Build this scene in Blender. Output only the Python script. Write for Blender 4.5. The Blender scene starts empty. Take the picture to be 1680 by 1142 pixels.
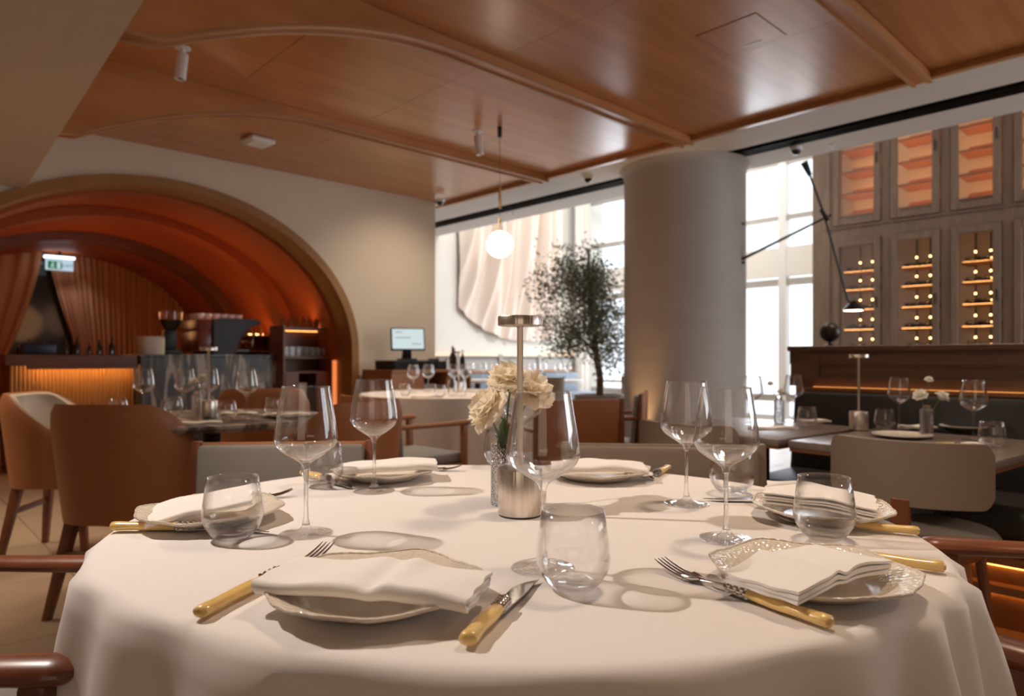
import bpy, bmesh, math, random
from math import sin, cos, pi, radians, sqrt, hypot, atan2
from mathutils import Vector, Matrix
random.seed(7)
sc = bpy.context.scene
# ------------------------------------------------------------------ camera, world, lights, exposure
# world X runs along the arch wall, world Y runs along the wine wall; the camera looks diagonally across the room
CA, SA = 0.7279, 0.6857
CZ = 1.022                       # lens height
F = 1120.0
YAW = math.degrees(atan2(SA, CA))    # 43.3
cam_d = bpy.data.cameras.new('camera'); cam = bpy.data.objects.new('camera', cam_d)
sc.collection.objects.link(cam); sc.camera = cam
cam.location = (0, 0, CZ); cam.rotation_euler = (radians(90), 0, radians(-YAW))
cam_d.sensor_width = 36; cam_d.lens = 24.0; cam_d.shift_y = 17 / 1680.0
cam_d.clip_start = 0.05; cam_d.clip_end = 200
cam_d.dof.use_dof = True; cam_d.dof.focus_distance = 0.98; cam_d.dof.aperture_fstop = 5.0
sc.view_settings.view_transform = 'Standard'; sc.view_settings.look = 'None'
sc.view_settings.gamma = 1.0; sc.view_settings.exposure = 0.06
sc.view_settings.use_curve_mapping = False
sc.cycles.use_denoising = True
sc.cycles.max_bounces = 10; sc.cycles.diffuse_bounces = 5; sc.cycles.glossy_bounces = 5
sc.cycles.transmission_bounces = 10; sc.cycles.transparent_max_bounces = 40
sc.cycles.caustics_reflective = False; sc.cycles.caustics_refractive = False
sc.cycles.sample_clamp_indirect = 6.0

w = bpy.data.worlds.new('world'); sc.world = w; w.use_nodes = True
w.node_tree.nodes['Background'].inputs[0].default_value = (0.86, 0.93, 1.0, 1)
w.node_tree.nodes['Background'].inputs[1].default_value = 1.7

def c2w(X, Z):                    # metres right of and ahead of the lens -> floor plan
    return (CA * X + SA * Z, -SA * X + CA * Z)
def at(px, py, Z):                # a sight line followed to distance Z
    X = (px - 840) / F * Z
    u, v = c2w(X, Z)
    return Vector((u, v, CZ + (588 - py) / F * Z))
def on(px, py, z):                # a sight line followed to height z
    Z = (CZ - z) * F / (py - 588)
    X = (px - 840) / F * Z
    u, v = c2w(X, Z)
    return Vector((u, v, z))

def light(name, kind, loc, energy, color, target=None, size=None, size_y=None, spot=None, blend=0.3, shadow_soft=None):
    d = bpy.data.lights.new(name, kind); o = bpy.data.objects.new(name, d); sc.collection.objects.link(o)
    o.location = loc; d.energy = energy; d.color = color
    if kind == 'AREA':
        d.size = size
        if size_y: d.shape = 'RECTANGLE'; d.size_y = size_y
    if kind == 'SPOT':
        d.spot_size = radians(spot); d.spot_blend = blend
    if shadow_soft is not None and kind != 'AREA': d.shadow_soft_size = shadow_soft
    if target is not None:
        o.rotation_euler = (Vector(target) - Vector(loc)).to_track_quat('-Z', 'Y').to_euler()
    return o
WARM = (1.0, 0.66, 0.36); WARM2 = (1.0, 0.50, 0.18); DAY = (0.86, 0.92, 1.0)
# daylight at the tall windows beyond the column, and at the shop front to the right of the frame
light('daylight_window', 'AREA', (10.4, 5.9, 2.4), 350, DAY, (2.0, 2.0, 1.0), 4.2, 4.4)
light('daylight_shopfront', 'AREA', (7.2, -3.1, 2.0), 110, DAY, (1.0, 1.0, 0.9), 3.6, 3.0)
light('warm_fill_behind', 'AREA', (-2.5, -2.2, 2.2), 15, (1.0, 0.8, 0.6), (1.5, 1.5, 0.8), 2.2, 2.0)  # added warm fill from behind the lens, not a window
# ceiling spots, with fill spots added among them
tx, ty = c2w(0.0, 1.16)
sx, sy = c2w(-1.36, 1.38)
light('spot_main_table', 'SPOT', (sx, sy, 2.34), 118, (1.0, 0.87, 0.76), (tx, ty, 0.755), spot=84, blend=0.5, shadow_soft=0.018)
light('spot_left_table', 'SPOT', (*c2w(-1.7, 3.4), 2.78), 30, WARM, (*c2w(-1.35, 3.1), 0.7), spot=60, blend=0.8, shadow_soft=0.05)
light('spot_middle_table', 'SPOT', (*c2w(-0.3, 5.6), 2.6), 45, (1.0, 0.8, 0.6), (*c2w(-0.3, 5.3), 0.7), spot=60, blend=0.8, shadow_soft=0.05)
for i_, (lx, ly, e_) in enumerate(((1.6, .6, 90), (3.9, 1.0, 60), (1.9, 4.2, 110), (3.0, 4.0, 60), (3.9, 2.3, 50), (2.0, -1.5, 130), (4.0, -1.2, 70), (-.6, 4.6, 120))):
    light('ceiling_warm_fill', 'SPOT', (lx, ly, 2.88 if lx > 1 else 2.3), e_, (1.0, .78, .56), (lx, ly, 0), spot=120, blend=.9, shadow_soft=.14)  # added unseen spots, lifting ceiling and walls with warm bounce
light('fill_right_table', 'SPOT', (2.7, 1.3, 2.8), 30, (1.0, .85, .68), (2.85, 1.05, .7), spot=50, blend=.8, shadow_soft=.04)  # unseen fill added to brighten the right tables and their flowers
light('spot_arch_wall', 'SPOT', (4.4, 5.3, 2.85), 60, (1.0, 0.8, 0.6), (4.3, 6.6, 1.4), spot=90, blend=1.0, shadow_soft=0.1)
light('spot_floor_left', 'SPOT', (*c2w(-3.4, 3.6), 2.2), 40, WARM, (*c2w(-3.2, 3.6), 0.0), spot=90, blend=0.8, shadow_soft=0.08)
light('end_wall_glow', 'AREA', (7.3, 4.6, 4.7), 125, (1.0, 0.93, 0.84), (7.6, 8.3, 1.9), 2.4, 0.8)
light('column_uplight', 'SPOT', (*c2w(1.13, 6.30), 0.10), 40, (1.0, .55, .25), (*c2w(1.26, 6.46), 1.4), spot=50, blend=1.0, shadow_soft=0.03)

# ------------------------------------------------------------------ materials
MATS = {}
def nt(name):
    m = bpy.data.materials.new(name); m.use_nodes = True
    t = m.node_tree; b = t.nodes['Principled BSDF']
    MATS[name] = m
    return m, t, b
def plain(name, col, rough=0.5, metal=0.0, noise=0.0, nscale=20, bump=0.0, bscale=80, emit=None, estr=0, coat=0, sss=0, spec=None, trans=0, stretch=(1, 1, 1), aniso=0):
    m, t, b = nt(name)
    b.inputs['Base Color'].default_value = (*col, 1); b.inputs['Roughness'].default_value = rough
    b.inputs['Metallic'].default_value = metal
    if spec is not None: b.inputs['Specular IOR Level'].default_value = spec
    if coat: b.inputs['Coat Weight'].default_value = coat; b.inputs['Coat Roughness'].default_value = 0.08
    if trans: b.inputs['Transmission Weight'].default_value = trans
    if sss:
        b.inputs['Subsurface Weight'].default_value = sss; b.inputs['Subsurface Scale'].default_value = 0.01
    if emit: b.inputs['Emission Color'].default_value = (*emit, 1); b.inputs['Emission Strength'].default_value = estr
    if aniso: b.inputs['Anisotropic'].default_value = aniso
    if noise or bump:
        tc = t.nodes.new('ShaderNodeTexCoord'); mp = t.nodes.new('ShaderNodeMapping'); mp.inputs['Scale'].default_value = stretch
        t.links.new(tc.outputs['Object'], mp.inputs[0])
    if noise:
        n = t.nodes.new('ShaderNodeTexNoise'); n.inputs['Scale'].default_value = nscale; n.inputs['Detail'].default_value = 5
        t.links.new(mp.outputs[0], n.inputs['Vector'])
        mx = t.nodes.new('ShaderNodeMix'); mx.data_type = 'RGBA'
        mx.inputs[6].default_value = (*[c * (1 - noise) for c in col], 1); mx.inputs[7].default_value = (*[min(1, c * (1 + noise)) for c in col], 1)
        t.links.new(n.outputs[0], mx.inputs[0]); t.links.new(mx.outputs[2], b.inputs['Base Color'])
    if bump:
        n2 = t.nodes.new('ShaderNodeTexNoise'); n2.inputs['Scale'].default_value = bscale; n2.inputs['Detail'].default_value = 3
        t.links.new(mp.outputs[0], n2.inputs['Vector'])
        bp = t.nodes.new('ShaderNodeBump'); bp.inputs['Strength'].default_value = bump; bp.inputs['Distance'].default_value = 0.004
        t.links.new(n2.outputs[0], bp.inputs['Height']); t.links.new(bp.outputs[0], b.inputs['Normal'])
    return m
def wood(name, c1, c2, rough=0.35, axis=(0.5, 8, 8), scale=2.2, coat=0.0, cathedral=False):
    m, t, b = nt(name)
    tc = t.nodes.new('ShaderNodeTexCoord'); mp = t.nodes.new('ShaderNodeMapping'); mp.inputs['Scale'].default_value = axis
    t.links.new(tc.outputs['Object'], mp.inputs[0])
    n = t.nodes.new('ShaderNodeTexNoise'); n.inputs['Scale'].default_value = scale; n.inputs['Detail'].default_value = 7; n.inputs['Distortion'].default_value = 0.8
    t.links.new(mp.outputs[0], n.inputs['Vector'])
    src = n.outputs[0]
    if cathedral:
        wv = t.nodes.new('ShaderNodeTexWave'); wv.inputs['Scale'].default_value = 1.6; wv.inputs['Distortion'].default_value = 7; wv.inputs['Detail'].default_value = 3
        wv.bands_direction = 'Y'
        t.links.new(mp.outputs[0], wv.inputs['Vector'])
        ma = t.nodes.new('ShaderNodeMix'); ma.inputs[0].default_value = 0.22
        t.links.new(n.outputs[0], ma.inputs[2]); t.links.new(wv.outputs['Fac'], ma.inputs[3]); src = ma.outputs[0]
    cr = t.nodes.new('ShaderNodeValToRGB'); cr.color_ramp.elements[0].position = 0.3; cr.color_ramp.elements[1].position = 0.7
    cr.color_ramp.elements[0].color = (*c1, 1); cr.color_ramp.elements[1].color = (*c2, 1)
    t.links.new(src, cr.inputs[0]); t.links.new(cr.outputs[0], b.inputs['Base Color'])
    b.inputs['Roughness'].default_value = rough
    if coat: b.inputs['Coat Weight'].default_value = coat; b.inputs['Coat Roughness'].default_value = 0.2
    bp = t.nodes.new('ShaderNodeBump'); bp.inputs['Strength'].default_value = 0.08; bp.inputs['Distance'].default_value = 0.003
    t.links.new(n.outputs[0], bp.inputs['Height']); t.links.new(bp.outputs[0], b.inputs['Normal'])
    return m
def thin_glass(name, tint=(1, 1, 1), f0=0.034, power=3.1, edge=0.95, rough=0.0, refr=True):
    m = bpy.data.materials.new(name); m.use_nodes = True; t = m.node_tree; t.nodes.clear(); MATS[name] = m
    out = t.nodes.new('ShaderNodeOutputMaterial'); mix = t.nodes.new('ShaderNodeMixShader')
    tr = t.nodes.new('ShaderNodeBsdfTransparent'); tr.inputs[0].default_value = (*tint, 1)
    gl = t.nodes.new('ShaderNodeBsdfGlossy'); gl.inputs['Roughness'].default_value = rough; gl.inputs[0].default_value = (1, 1, 1, 1)
    lw = t.nodes.new('ShaderNodeLayerWeight'); lw.inputs[0].default_value = 0.5
    pw = t.nodes.new('ShaderNodeMath'); pw.operation = 'POWER'; pw.inputs[1].default_value = power
    ml = t.nodes.new('ShaderNodeMath'); ml.operation = 'MULTIPLY_ADD'; ml.inputs[1].default_value = edge; ml.inputs[2].default_value = f0
    if name == 'glass_foot':
        tc = t.nodes.new('ShaderNodeTexCoord'); wv = t.nodes.new('ShaderNodeTexNoise'); wv.inputs['Scale'].default_value = 60
        bp = t.nodes.new('ShaderNodeBump'); bp.inputs['Strength'].default_value = 0.5; bp.inputs['Distance'].default_value = 0.003
        t.links.new(tc.outputs['Object'], wv.inputs['Vector']); t.links.new(wv.outputs[0], bp.inputs['Height']); t.links.new(bp.outputs[0], gl.inputs['Normal'])
    t.links.new(lw.outputs['Facing'], pw.inputs[0]); t.links.new(pw.outputs[0], ml.inputs[0])
    t.links.new(ml.outputs[0], mix.inputs[0]); t.links.new(tr.outputs[0], mix.inputs[1]); t.links.new(gl.outputs[0], mix.inputs[2])
    # towards the silhouette the wall is seen edge-on and really refracts
    gs = t.nodes.new('ShaderNodeBsdfGlass'); gs.inputs['IOR'].default_value = 1.45; gs.inputs['Roughness'].default_value = 0.0
    p2 = t.nodes.new('ShaderNodeMath'); p2.operation = 'POWER'; p2.inputs[1].default_value = 2.6
    m2 = t.nodes.new('ShaderNodeMath'); m2.operation = 'MULTIPLY'; m2.inputs[1].default_value = 1.05 if refr else 0.0; m2.use_clamp = True
    mx2 = t.nodes.new('ShaderNodeMixShader')
    t.links.new(lw.outputs['Facing'], p2.inputs[0]); t.links.new(p2.outputs[0], m2.inputs[0]); t.links.new(m2.outputs[0], mx2.inputs[0])
    t.links.new(mix.outputs[0], mx2.inputs[1]); t.links.new(gs.outputs[0], mx2.inputs[2])
    t.links.new(mx2.outputs[0], out.inputs[0])
    return m
def thick_glass(name, clear=0.35, tint=(1, 1, 1)):
    m = bpy.data.materials.new(name); m.use_nodes = True; t = m.node_tree; t.nodes.clear(); MATS[name] = m
    out = t.nodes.new('ShaderNodeOutputMaterial'); mix = t.nodes.new('ShaderNodeMixShader'); mix.inputs[0].default_value = clear
    g = t.nodes.new('ShaderNodeBsdfGlass'); g.inputs['IOR'].default_value = 1.48; g.inputs['Roughness'].default_value = 0.0; g.inputs[0].default_value = (*tint, 1)
    tr = t.nodes.new('ShaderNodeBsdfTransparent'); tr.inputs[0].default_value = (*tint, 1)
    t.links.new(g.outputs[0], mix.inputs[1]); t.links.new(tr.outputs[0], mix.inputs[2]); t.links.new(mix.outputs[0], out.inputs[0])
    return m
def emis(name, col, s):
    m = bpy.data.materials.new(name); m.use_nodes = True; t = m.node_tree; t.nodes.clear(); MATS[name] = m
    out = t.nodes.new('ShaderNodeOutputMaterial'); e = t.nodes.new('ShaderNodeEmission'); e.inputs[0].default_value = (*col, 1); e.inputs[1].default_value = s
    t.links.new(e.outputs[0], out.inputs[0]); return m

M = MATS
wood('ceiling_wood', (0.41, 0.165, 0.058), (0.54, 0.238, 0.092), 0.31, (0.35, 5, 5), 2.0, 0.25)
wood('header_wood', (0.41, 0.160, 0.054), (0.54, 0.232, 0.085), 0.34, (0.5, 3, 2.2), 1.6, 0.15, True)
wood('bead_wood', (0.36, 0.17, 0.075), (0.46, 0.23, 0.11), 0.35, (0.4, 6, 6), 3, 0.1)
wood('arch_wood', (0.27, 0.125, 0.032), (0.34, 0.16, 0.045), 0.6, (1, 1, 1), 3, 0)
wood('chair_wood', (0.13, 0.036, 0.014), (0.22, 0.065, 0.025), 0.35, (1, 1, 1), 12, 0.2)
wood('chair_wood_light', (0.30, 0.12, 0.05), (0.40, 0.17, 0.07), 0.4, (1, 1, 1), 10, 0.1)
wood('panel_wood', (0.14, 0.08, 0.052), (0.20, 0.118, 0.078), 0.5, (0.8, 0.8, 5), 3, 0)
wood('wine_wood', (0.19, 0.13, 0.088), (0.26, 0.18, 0.125), 0.55, (3, 3, 0.5), 5, 0)
wood('counter_wood', (0.32, 0.13, 0.045), (0.42, 0.18, 0.07), 0.4, (0.6, 0.6, 3), 3, 0)
wood('bar_wood', (0.14, 0.045, 0.02), (0.20, 0.07, 0.03), 0.4, (0.6, 0.6, 3), 3, 0)
wood('table_wood', (0.13, 0.10, 0.08), (0.20, 0.16, 0.135), 0.35, (1, 6, 6), 3, 0.2)
wood('plinth_wood', (0.30, 0.13, 0.05), (0.40, 0.19, 0.075), 0.4, (0.6, 4, 4), 3, 0.1)
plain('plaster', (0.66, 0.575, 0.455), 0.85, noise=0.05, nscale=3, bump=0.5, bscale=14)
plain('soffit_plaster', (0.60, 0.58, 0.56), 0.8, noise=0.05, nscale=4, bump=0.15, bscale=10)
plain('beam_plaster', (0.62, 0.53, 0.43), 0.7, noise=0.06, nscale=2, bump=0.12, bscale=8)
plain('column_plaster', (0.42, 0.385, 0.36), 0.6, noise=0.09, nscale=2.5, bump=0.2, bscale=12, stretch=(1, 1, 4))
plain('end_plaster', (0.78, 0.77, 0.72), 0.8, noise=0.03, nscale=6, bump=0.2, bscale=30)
plain('floor_tile', (0.40, 0.31, 0.23), 0.45, noise=0.22, nscale=3.5, bump=0.1, bscale=20)
plain('floor_grout', (0.30, 0.23, 0.17), 0.8)
plain('black', (0.012, 0.012, 0.013), 0.5)
plain('black_gloss', (0.012, 0.012, 0.014), 0.2)
plain('black_leather', (0.012, 0.011, 0.011), 0.55, bump=0.2, bscale=120)
plain('dark_metal', (0.05, 0.048, 0.045), 0.4, metal=0.8)
plain('white_plastic', (0.78, 0.77, 0.76), 0.4)
plain('tan_leather', (0.36, 0.135, 0.05), 0.5, noise=0.06, nscale=8, bump=0.12, bscale=150)
plain('cream_fabric', (0.55, 0.47, 0.38), 0.9, noise=0.08, nscale=30, bump=0.25, bscale=300)
plain('grey_leather', (0.22, 0.195, 0.17), 0.5, noise=0.06, nscale=8, bump=0.1, bscale=150)
plain('taupe_leather', (0.20, 0.145, 0.11), 0.5, noise=0.06, nscale=8, bump=0.1, bscale=150)
plain('blue_grey_leather', (0.32, 0.33, 0.34), 0.5, bump=0.1, bscale=150)
plain('blue_fabric', (0.22, 0.26, 0.31), 0.8)
plain('bench_panel', (0.42, 0.40, 0.37), 0.7, noise=0.05)
plain('cloth', (0.82, 0.77, 0.745), 0.85, noise=0.015, nscale=3, bump=0.06, bscale=900)
plain('napkin', (0.88, 0.84, 0.81), 0.9, bump=0.15, bscale=700)
plain('porcelain', (0.80, 0.74, 0.66), 0.18, bump=0.0, coat=0.4)
plain('silver', (0.62, 0.58, 0.54), 0.13, metal=1.0)
plain('silver_dull', (0.50, 0.46, 0.42), 0.26, metal=1.0)
plain('lamp_metal', (0.74, 0.66, 0.58), 0.28, metal=1.0, noise=0.35, nscale=90, bump=0.35, bscale=220, stretch=(1, 1, 0.01))
plain('brass', (0.65, 0.42, 0.16), 0.3, metal=1.0)
plain('horn', (0.82, 0.56, 0.20), 0.25, noise=0.22, nscale=28, coat=0.5, stretch=(1, 0.25, 1))
plain('petal', (0.95, 0.86, 0.66), 0.7, sss=0.15)
plain('petal_white', (0.85, 0.83, 0.74), 0.7, noise=0.06, nscale=40)
plain('stem_green', (0.10, 0.17, 0.05), 0.5)
plain('leaf_green', (0.20, 0.225, 0.165), 0.6, noise=0.35, nscale=9)
plain('bark', (0.13, 0.085, 0.055), 0.9, noise=0.3, nscale=30, bump=0.5, bscale=50)
plain('drape', (0.78, 0.68, 0.61), 0.8)
plain('sheer', (0.85, 0.83, 0.80), 0.8)
plain('curtain', (0.50, 0.235, 0.115), 0.75)
plain('vault_paint', (0.42, 0.10, 0.035), 0.6, noise=0.10, nscale=1.2, spec=0.2)
plain('grey_pot', (0.42, 0.38, 0.34), 0.8)
plain('bottle_dark', (0.03, 0.022, 0.015), 0.12)
plain('bottle_amber', (0.30, 0.10, 0.03), 0.15)
plain('wine_back', (0.34, 0.13, 0.045), 0.6)
plain('amber_board', (0.60, 0.23, 0.065), 0.7)
plain('paper', (0.70, 0.64, 0.55), 0.8)
plain('machine_red', (0.16, 0.03, 0.015), 0.25)
plain('dark_glass', (0.045, 0.045, 0.04), 0.1)
plain('cabinet_back', (0.26, 0.17, 0.11), 0.6)
thin_glass('glass')
thin_glass('glass_foot', f0=0.055, power=2.4, edge=0.75, refr=False)
thin_glass('glass_small', f0=0.04, power=2.6, edge=0.8)
thin_glass('pane', f0=0.03, power=4, refr=False)
thick_glass('glass_solid', 0.45)
thick_glass('glass_cut', 0.12)
emis('led_amber', (1.0, 0.47, 0.14), 40)
emis('led_rack', (1.0, 0.47, 0.15), 26)
emis('led_dim', (1.0, 0.36, 0.09), 1.1)
emis('led_soft', (1.0, 0.42, 0.11), 4)
emis('led_plinth', (1.0, 0.42, 0.10), 7)
emis('glint_glow', (1.0, 0.52, 0.18), 12)  # emission for the glints on the racked bottles
emis('led_white', (1.0, 0.9, 0.75), 18)
emis('globe_glow', (1.0, 0.84, 0.62), 5)
emis('screen', (0.68, 0.80, 0.80), 0.9)
emis('exit_white', (0.62, 0.78, 0.9), 0.8)
emis('exit_green', (0.03, 0.22, 0.06), 0.7)
emis('sign_light', (0.8, 0.9, 1.0), 3)
emis('jamb_glow', (1.0, 0.27, 0.08), 0.9)

def petal_mat(name, col):
    m = bpy.data.materials.new(name); m.use_nodes = True; t = m.node_tree; t.nodes.clear(); MATS[name] = m
    out = t.nodes.new('ShaderNodeOutputMaterial'); mix = t.nodes.new('ShaderNodeMixShader'); mix.inputs[0].default_value = 0.5
    d = t.nodes.new('ShaderNodeBsdfDiffuse'); d.inputs[0].default_value = (*col, 1); r = t.nodes.new('ShaderNodeBsdfTranslucent'); r.inputs[0].default_value = (*col, 1)
    t.links.new(d.outputs[0], mix.inputs[1]); t.links.new(r.outputs[0], mix.inputs[2]); t.links.new(mix.outputs[0], out.inputs[0])
petal_mat('petal', (1.0, 0.93, 0.80)); petal_mat('petal_white', (0.92, 0.90, 0.84))
def marble(name):
    m, t, b = nt(name)
    tc = t.nodes.new('ShaderNodeTexCoord'); mp = t.nodes.new('ShaderNodeMapping'); mp.inputs['Rotation'].default_value = (0, radians(25), 0); mp.inputs['Scale'].default_value = (5.0, 1, 0.9)
    t.links.new(tc.outputs['Object'], mp.inputs[0])
    n = t.nodes.new('ShaderNodeTexNoise'); n.inputs['Scale'].default_value = 2.2; n.inputs['Detail'].default_value = 8; n.inputs['Distortion'].default_value = 1.5
    t.links.new(mp.outputs[0], n.inputs['Vector'])
    cr = t.nodes.new('ShaderNodeValToRGB'); e = cr.color_ramp.elements
    e[0].position = 0.3; e[0].color = (0.035, 0.036, 0.037, 1); e[1].position = 0.62; e[1].color = (0.42, 0.40, 0.37, 1)
    x = e.new(0.48); x.color = (0.075, 0.08, 0.085, 1); x = e.new(0.54); x.color = (0.15, 0.115, 0.08, 1)
    t.links.new(n.outputs[0], cr.inputs[0]); t.links.new(cr.outputs[0], b.inputs['Base Color']); b.inputs['Roughness'].default_value = 0.42
    return m
marble('marble')
def fluted(name):
    m, t, b = nt(name)
    b.inputs['Base Color'].default_value = (0.34, 0.19, 0.07, 1); b.inputs['Roughness'].default_value = 0.35
    return m
fluted('bar_front')

# ------------------------------------------------------------------ mesh helpers
def new(): return bmesh.new()
def box(bm, x0, x1, y0, y1, z0, z1, bev=0.0, seg=2, mat=None):
    vs = [bm.verts.new(p) for p in ((x0, y0, z0), (x1, y0, z0), (x1, y1, z0), (x0, y1, z0), (x0, y0, z1), (x1, y0, z1), (x1, y1, z1), (x0, y1, z1))]
    fs = [bm.faces.new([vs[i] for i in f]) for f in ((0, 3, 2, 1), (4, 5, 6, 7), (0, 1, 5, 4), (1, 2, 6, 5), (2, 3, 7, 6), (3, 0, 4, 7))]
    if bev:
        ed = list({e for f in fs for e in f.edges})
        bmesh.ops.bevel(bm, geom=ed, offset=bev, segments=seg, profile=0.5, affect='EDGES')
    if mat is not None:
        bmesh.ops.transform(bm, matrix=mat, verts=vs)
def hexa(bm, bot, top, bev=0.0):
    vs = [bm.verts.new(p) for p in list(bot) + list(top)]
    fs = [bm.faces.new([vs[i] for i in f]) for f in ((0, 3, 2, 1), (4, 5, 6, 7), (0, 1, 5, 4), (1, 2, 6, 5), (2, 3, 7, 6), (3, 0, 4, 7))]
    if bev: bmesh.ops.bevel(bm, geom=list({e for f in fs for e in f.edges}), offset=bev, segments=2, profile=0.5, affect='EDGES')
def lathe(bm, prof, seg=32, cx=0, cy=0, cz=0, rf=None, close=False):
    rings = []
    for k, (r, z) in enumerate(prof):
        if r < 1e-5:
            rings.append([bm.verts.new((cx, cy, cz + z))]); continue
        ring = []
        for i in range(seg):
            a = 2 * pi * i / seg; rr = r * (rf(a, z, k) if rf else 1)
            ring.append(bm.verts.new((cx + rr * cos(a), cy + rr * sin(a), cz + z)))
        rings.append(ring)
    pairs = list(zip(rings[:-1], rings[1:]))
    if close: pairs.append((rings[-1], rings[0]))
    for A, B in pairs:
        for i in range(seg):
            j = (i + 1) % seg
            if len(A) == 1 and len(B) == 1: continue
            if len(A) == 1: bm.faces.new((A[0], B[j], B[i]))
            elif len(B) == 1: bm.faces.new((A[i], A[j], B[0]))
            else: bm.faces.new((A[i], A[j], B[j], B[i]))
def tube(bm, pts, rad, seg=10, cap=True, flat=1.0):
    pts = [Vector(p) for p in pts]; n = len(pts); rings = []
    up0 = None
    for k, p in enumerate(pts):
        d = (pts[min(k + 1, n - 1)] - pts[max(k - 1, 0)]).normalized()
        if up0 is None:
            up0 = Vector((0, 0, 1)) if abs(d.z) < 0.9 else Vector((0, 1, 0))
        s = d.cross(up0).normalized(); upv = s.cross(d).normalized(); up0 = upv
        r = rad[k] if isinstance(rad, (list, tuple)) else rad
        rings.append([bm.verts.new(p + s * (r * cos(2 * pi * i / seg)) + upv * (r * flat * sin(2 * pi * i / seg))) for i in range(seg)])
    for A, B in zip(rings[:-1], rings[1:]):
        for i in range(seg):
            j = (i + 1) % seg; bm.faces.new((A[i], A[j], B[j], B[i]))
    if cap:
        bm.faces.new(rings[0][::-1]); bm.faces.new(rings[-1])
def grid(bm, fn, nu, nv, closed=False):
    g = [[bm.verts.new(fn(i / nu, j / nv)) for j in range(nv + 1)] for i in range(nu + (0 if closed else 1))]
    m_ = len(g)
    for i in range(nu):
        for j in range(nv):
            a, b = g[i], g[(i + 1) % m_]
            bm.faces.new((a[j], b[j], b[j + 1], a[j + 1]))
    return g
def solid(bm, t):
    bmesh.ops.recalc_face_normals(bm, faces=bm.faces)
    bmesh.ops.solidify(bm, geom=list(bm.faces), thickness=t)
def obj(name, bm, mat, parent=None, smooth=True, ang=35, label=None, sub=0):
    if isinstance(bm, bpy.types.Mesh): me = bm
    else:
        bmesh.ops.recalc_face_normals(bm, faces=bm.faces)
        me = bpy.data.meshes.new(name); bm.to_mesh(me); bm.free()
        me.materials.append(M[mat])
        if smooth:
            me.shade_smooth(); me.set_sharp_from_angle(angle=radians(ang))
    o = bpy.data.objects.new(name, me); sc.collection.objects.link(o)
    if parent: o.parent = parent
    if label: o['label'] = label
    if sub:
        md = o.modifiers.new('sub', 'SUBSURF'); md.levels = sub; md.render_levels = sub
    return o
def tag(o, label=None, cat=None, group=None, kind=None):
    if label: o['label'] = label
    if cat: o['category'] = cat
    if group: o['group'] = group
    if kind: o['kind'] = kind
    return o
def thing(name, label, cat, loc=(0, 0, 0), rz=0, group=None):
    o = bpy.data.objects.new(name, None); sc.collection.objects.link(o); o.empty_display_size = 0.05
    o.location = loc; o.rotation_euler = (0, 0, rz)
    return tag(o, label, cat, group)
def struct(name, bm, mat, **k):
    o = obj(name, bm, mat, **k); o['kind'] = 'structure'; return o
KIDS = {}
def children(o): return [c for c in bpy.data.objects if c.parent == o]
def dup(root, loc, rz, label, group=None):
    def cp(o, par):
        c = o.copy(); sc.collection.objects.link(c)
        if par: c.parent = par
        for ch in list(o.children): cp(ch, c)
        return c
    r = cp(root, None); r.location = loc; r.rotation_euler = (0, 0, rz); r['label'] = label
    if group: r['group'] = group
    elif 'group' in r.keys(): del r['group']
    return r
YR = radians(-YAW)
def mtx(loc, rz=0): return Matrix.Translation(loc) @ Matrix.Rotation(rz, 4, 'Z')

# ================================================================== SETTING
V = 6.60          # arch wall
H = 2.906         # timber ceiling
US = 5.10         # edge of timber ceiling
# floor with stone tiles
bm = new(); box(bm, -4, 12, -4.5, 12, -0.06, -0.006)
floor = struct('floor', bm, 'floor_grout', smooth=False)
bm = new(); box(bm, -0.399, 0.399, -0.399, 0.399, -0.006, 0.0, 0.0015, 1)
tile0 = None
for i in range(-3, 12):
    for j in range(-2, 12):
        x, y = i * 0.802 + 0.3, j * 0.802 + 0.2
        if x < -2.2 and y < 1: continue
        if tile0 is None: tile0 = obj('tile', bm, 'floor_tile', floor, smooth=False); t_ = tile0
        else: t_ = tile0.copy(); sc.collection.objects.link(t_)
        t_.location = (x, y, 0)
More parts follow.
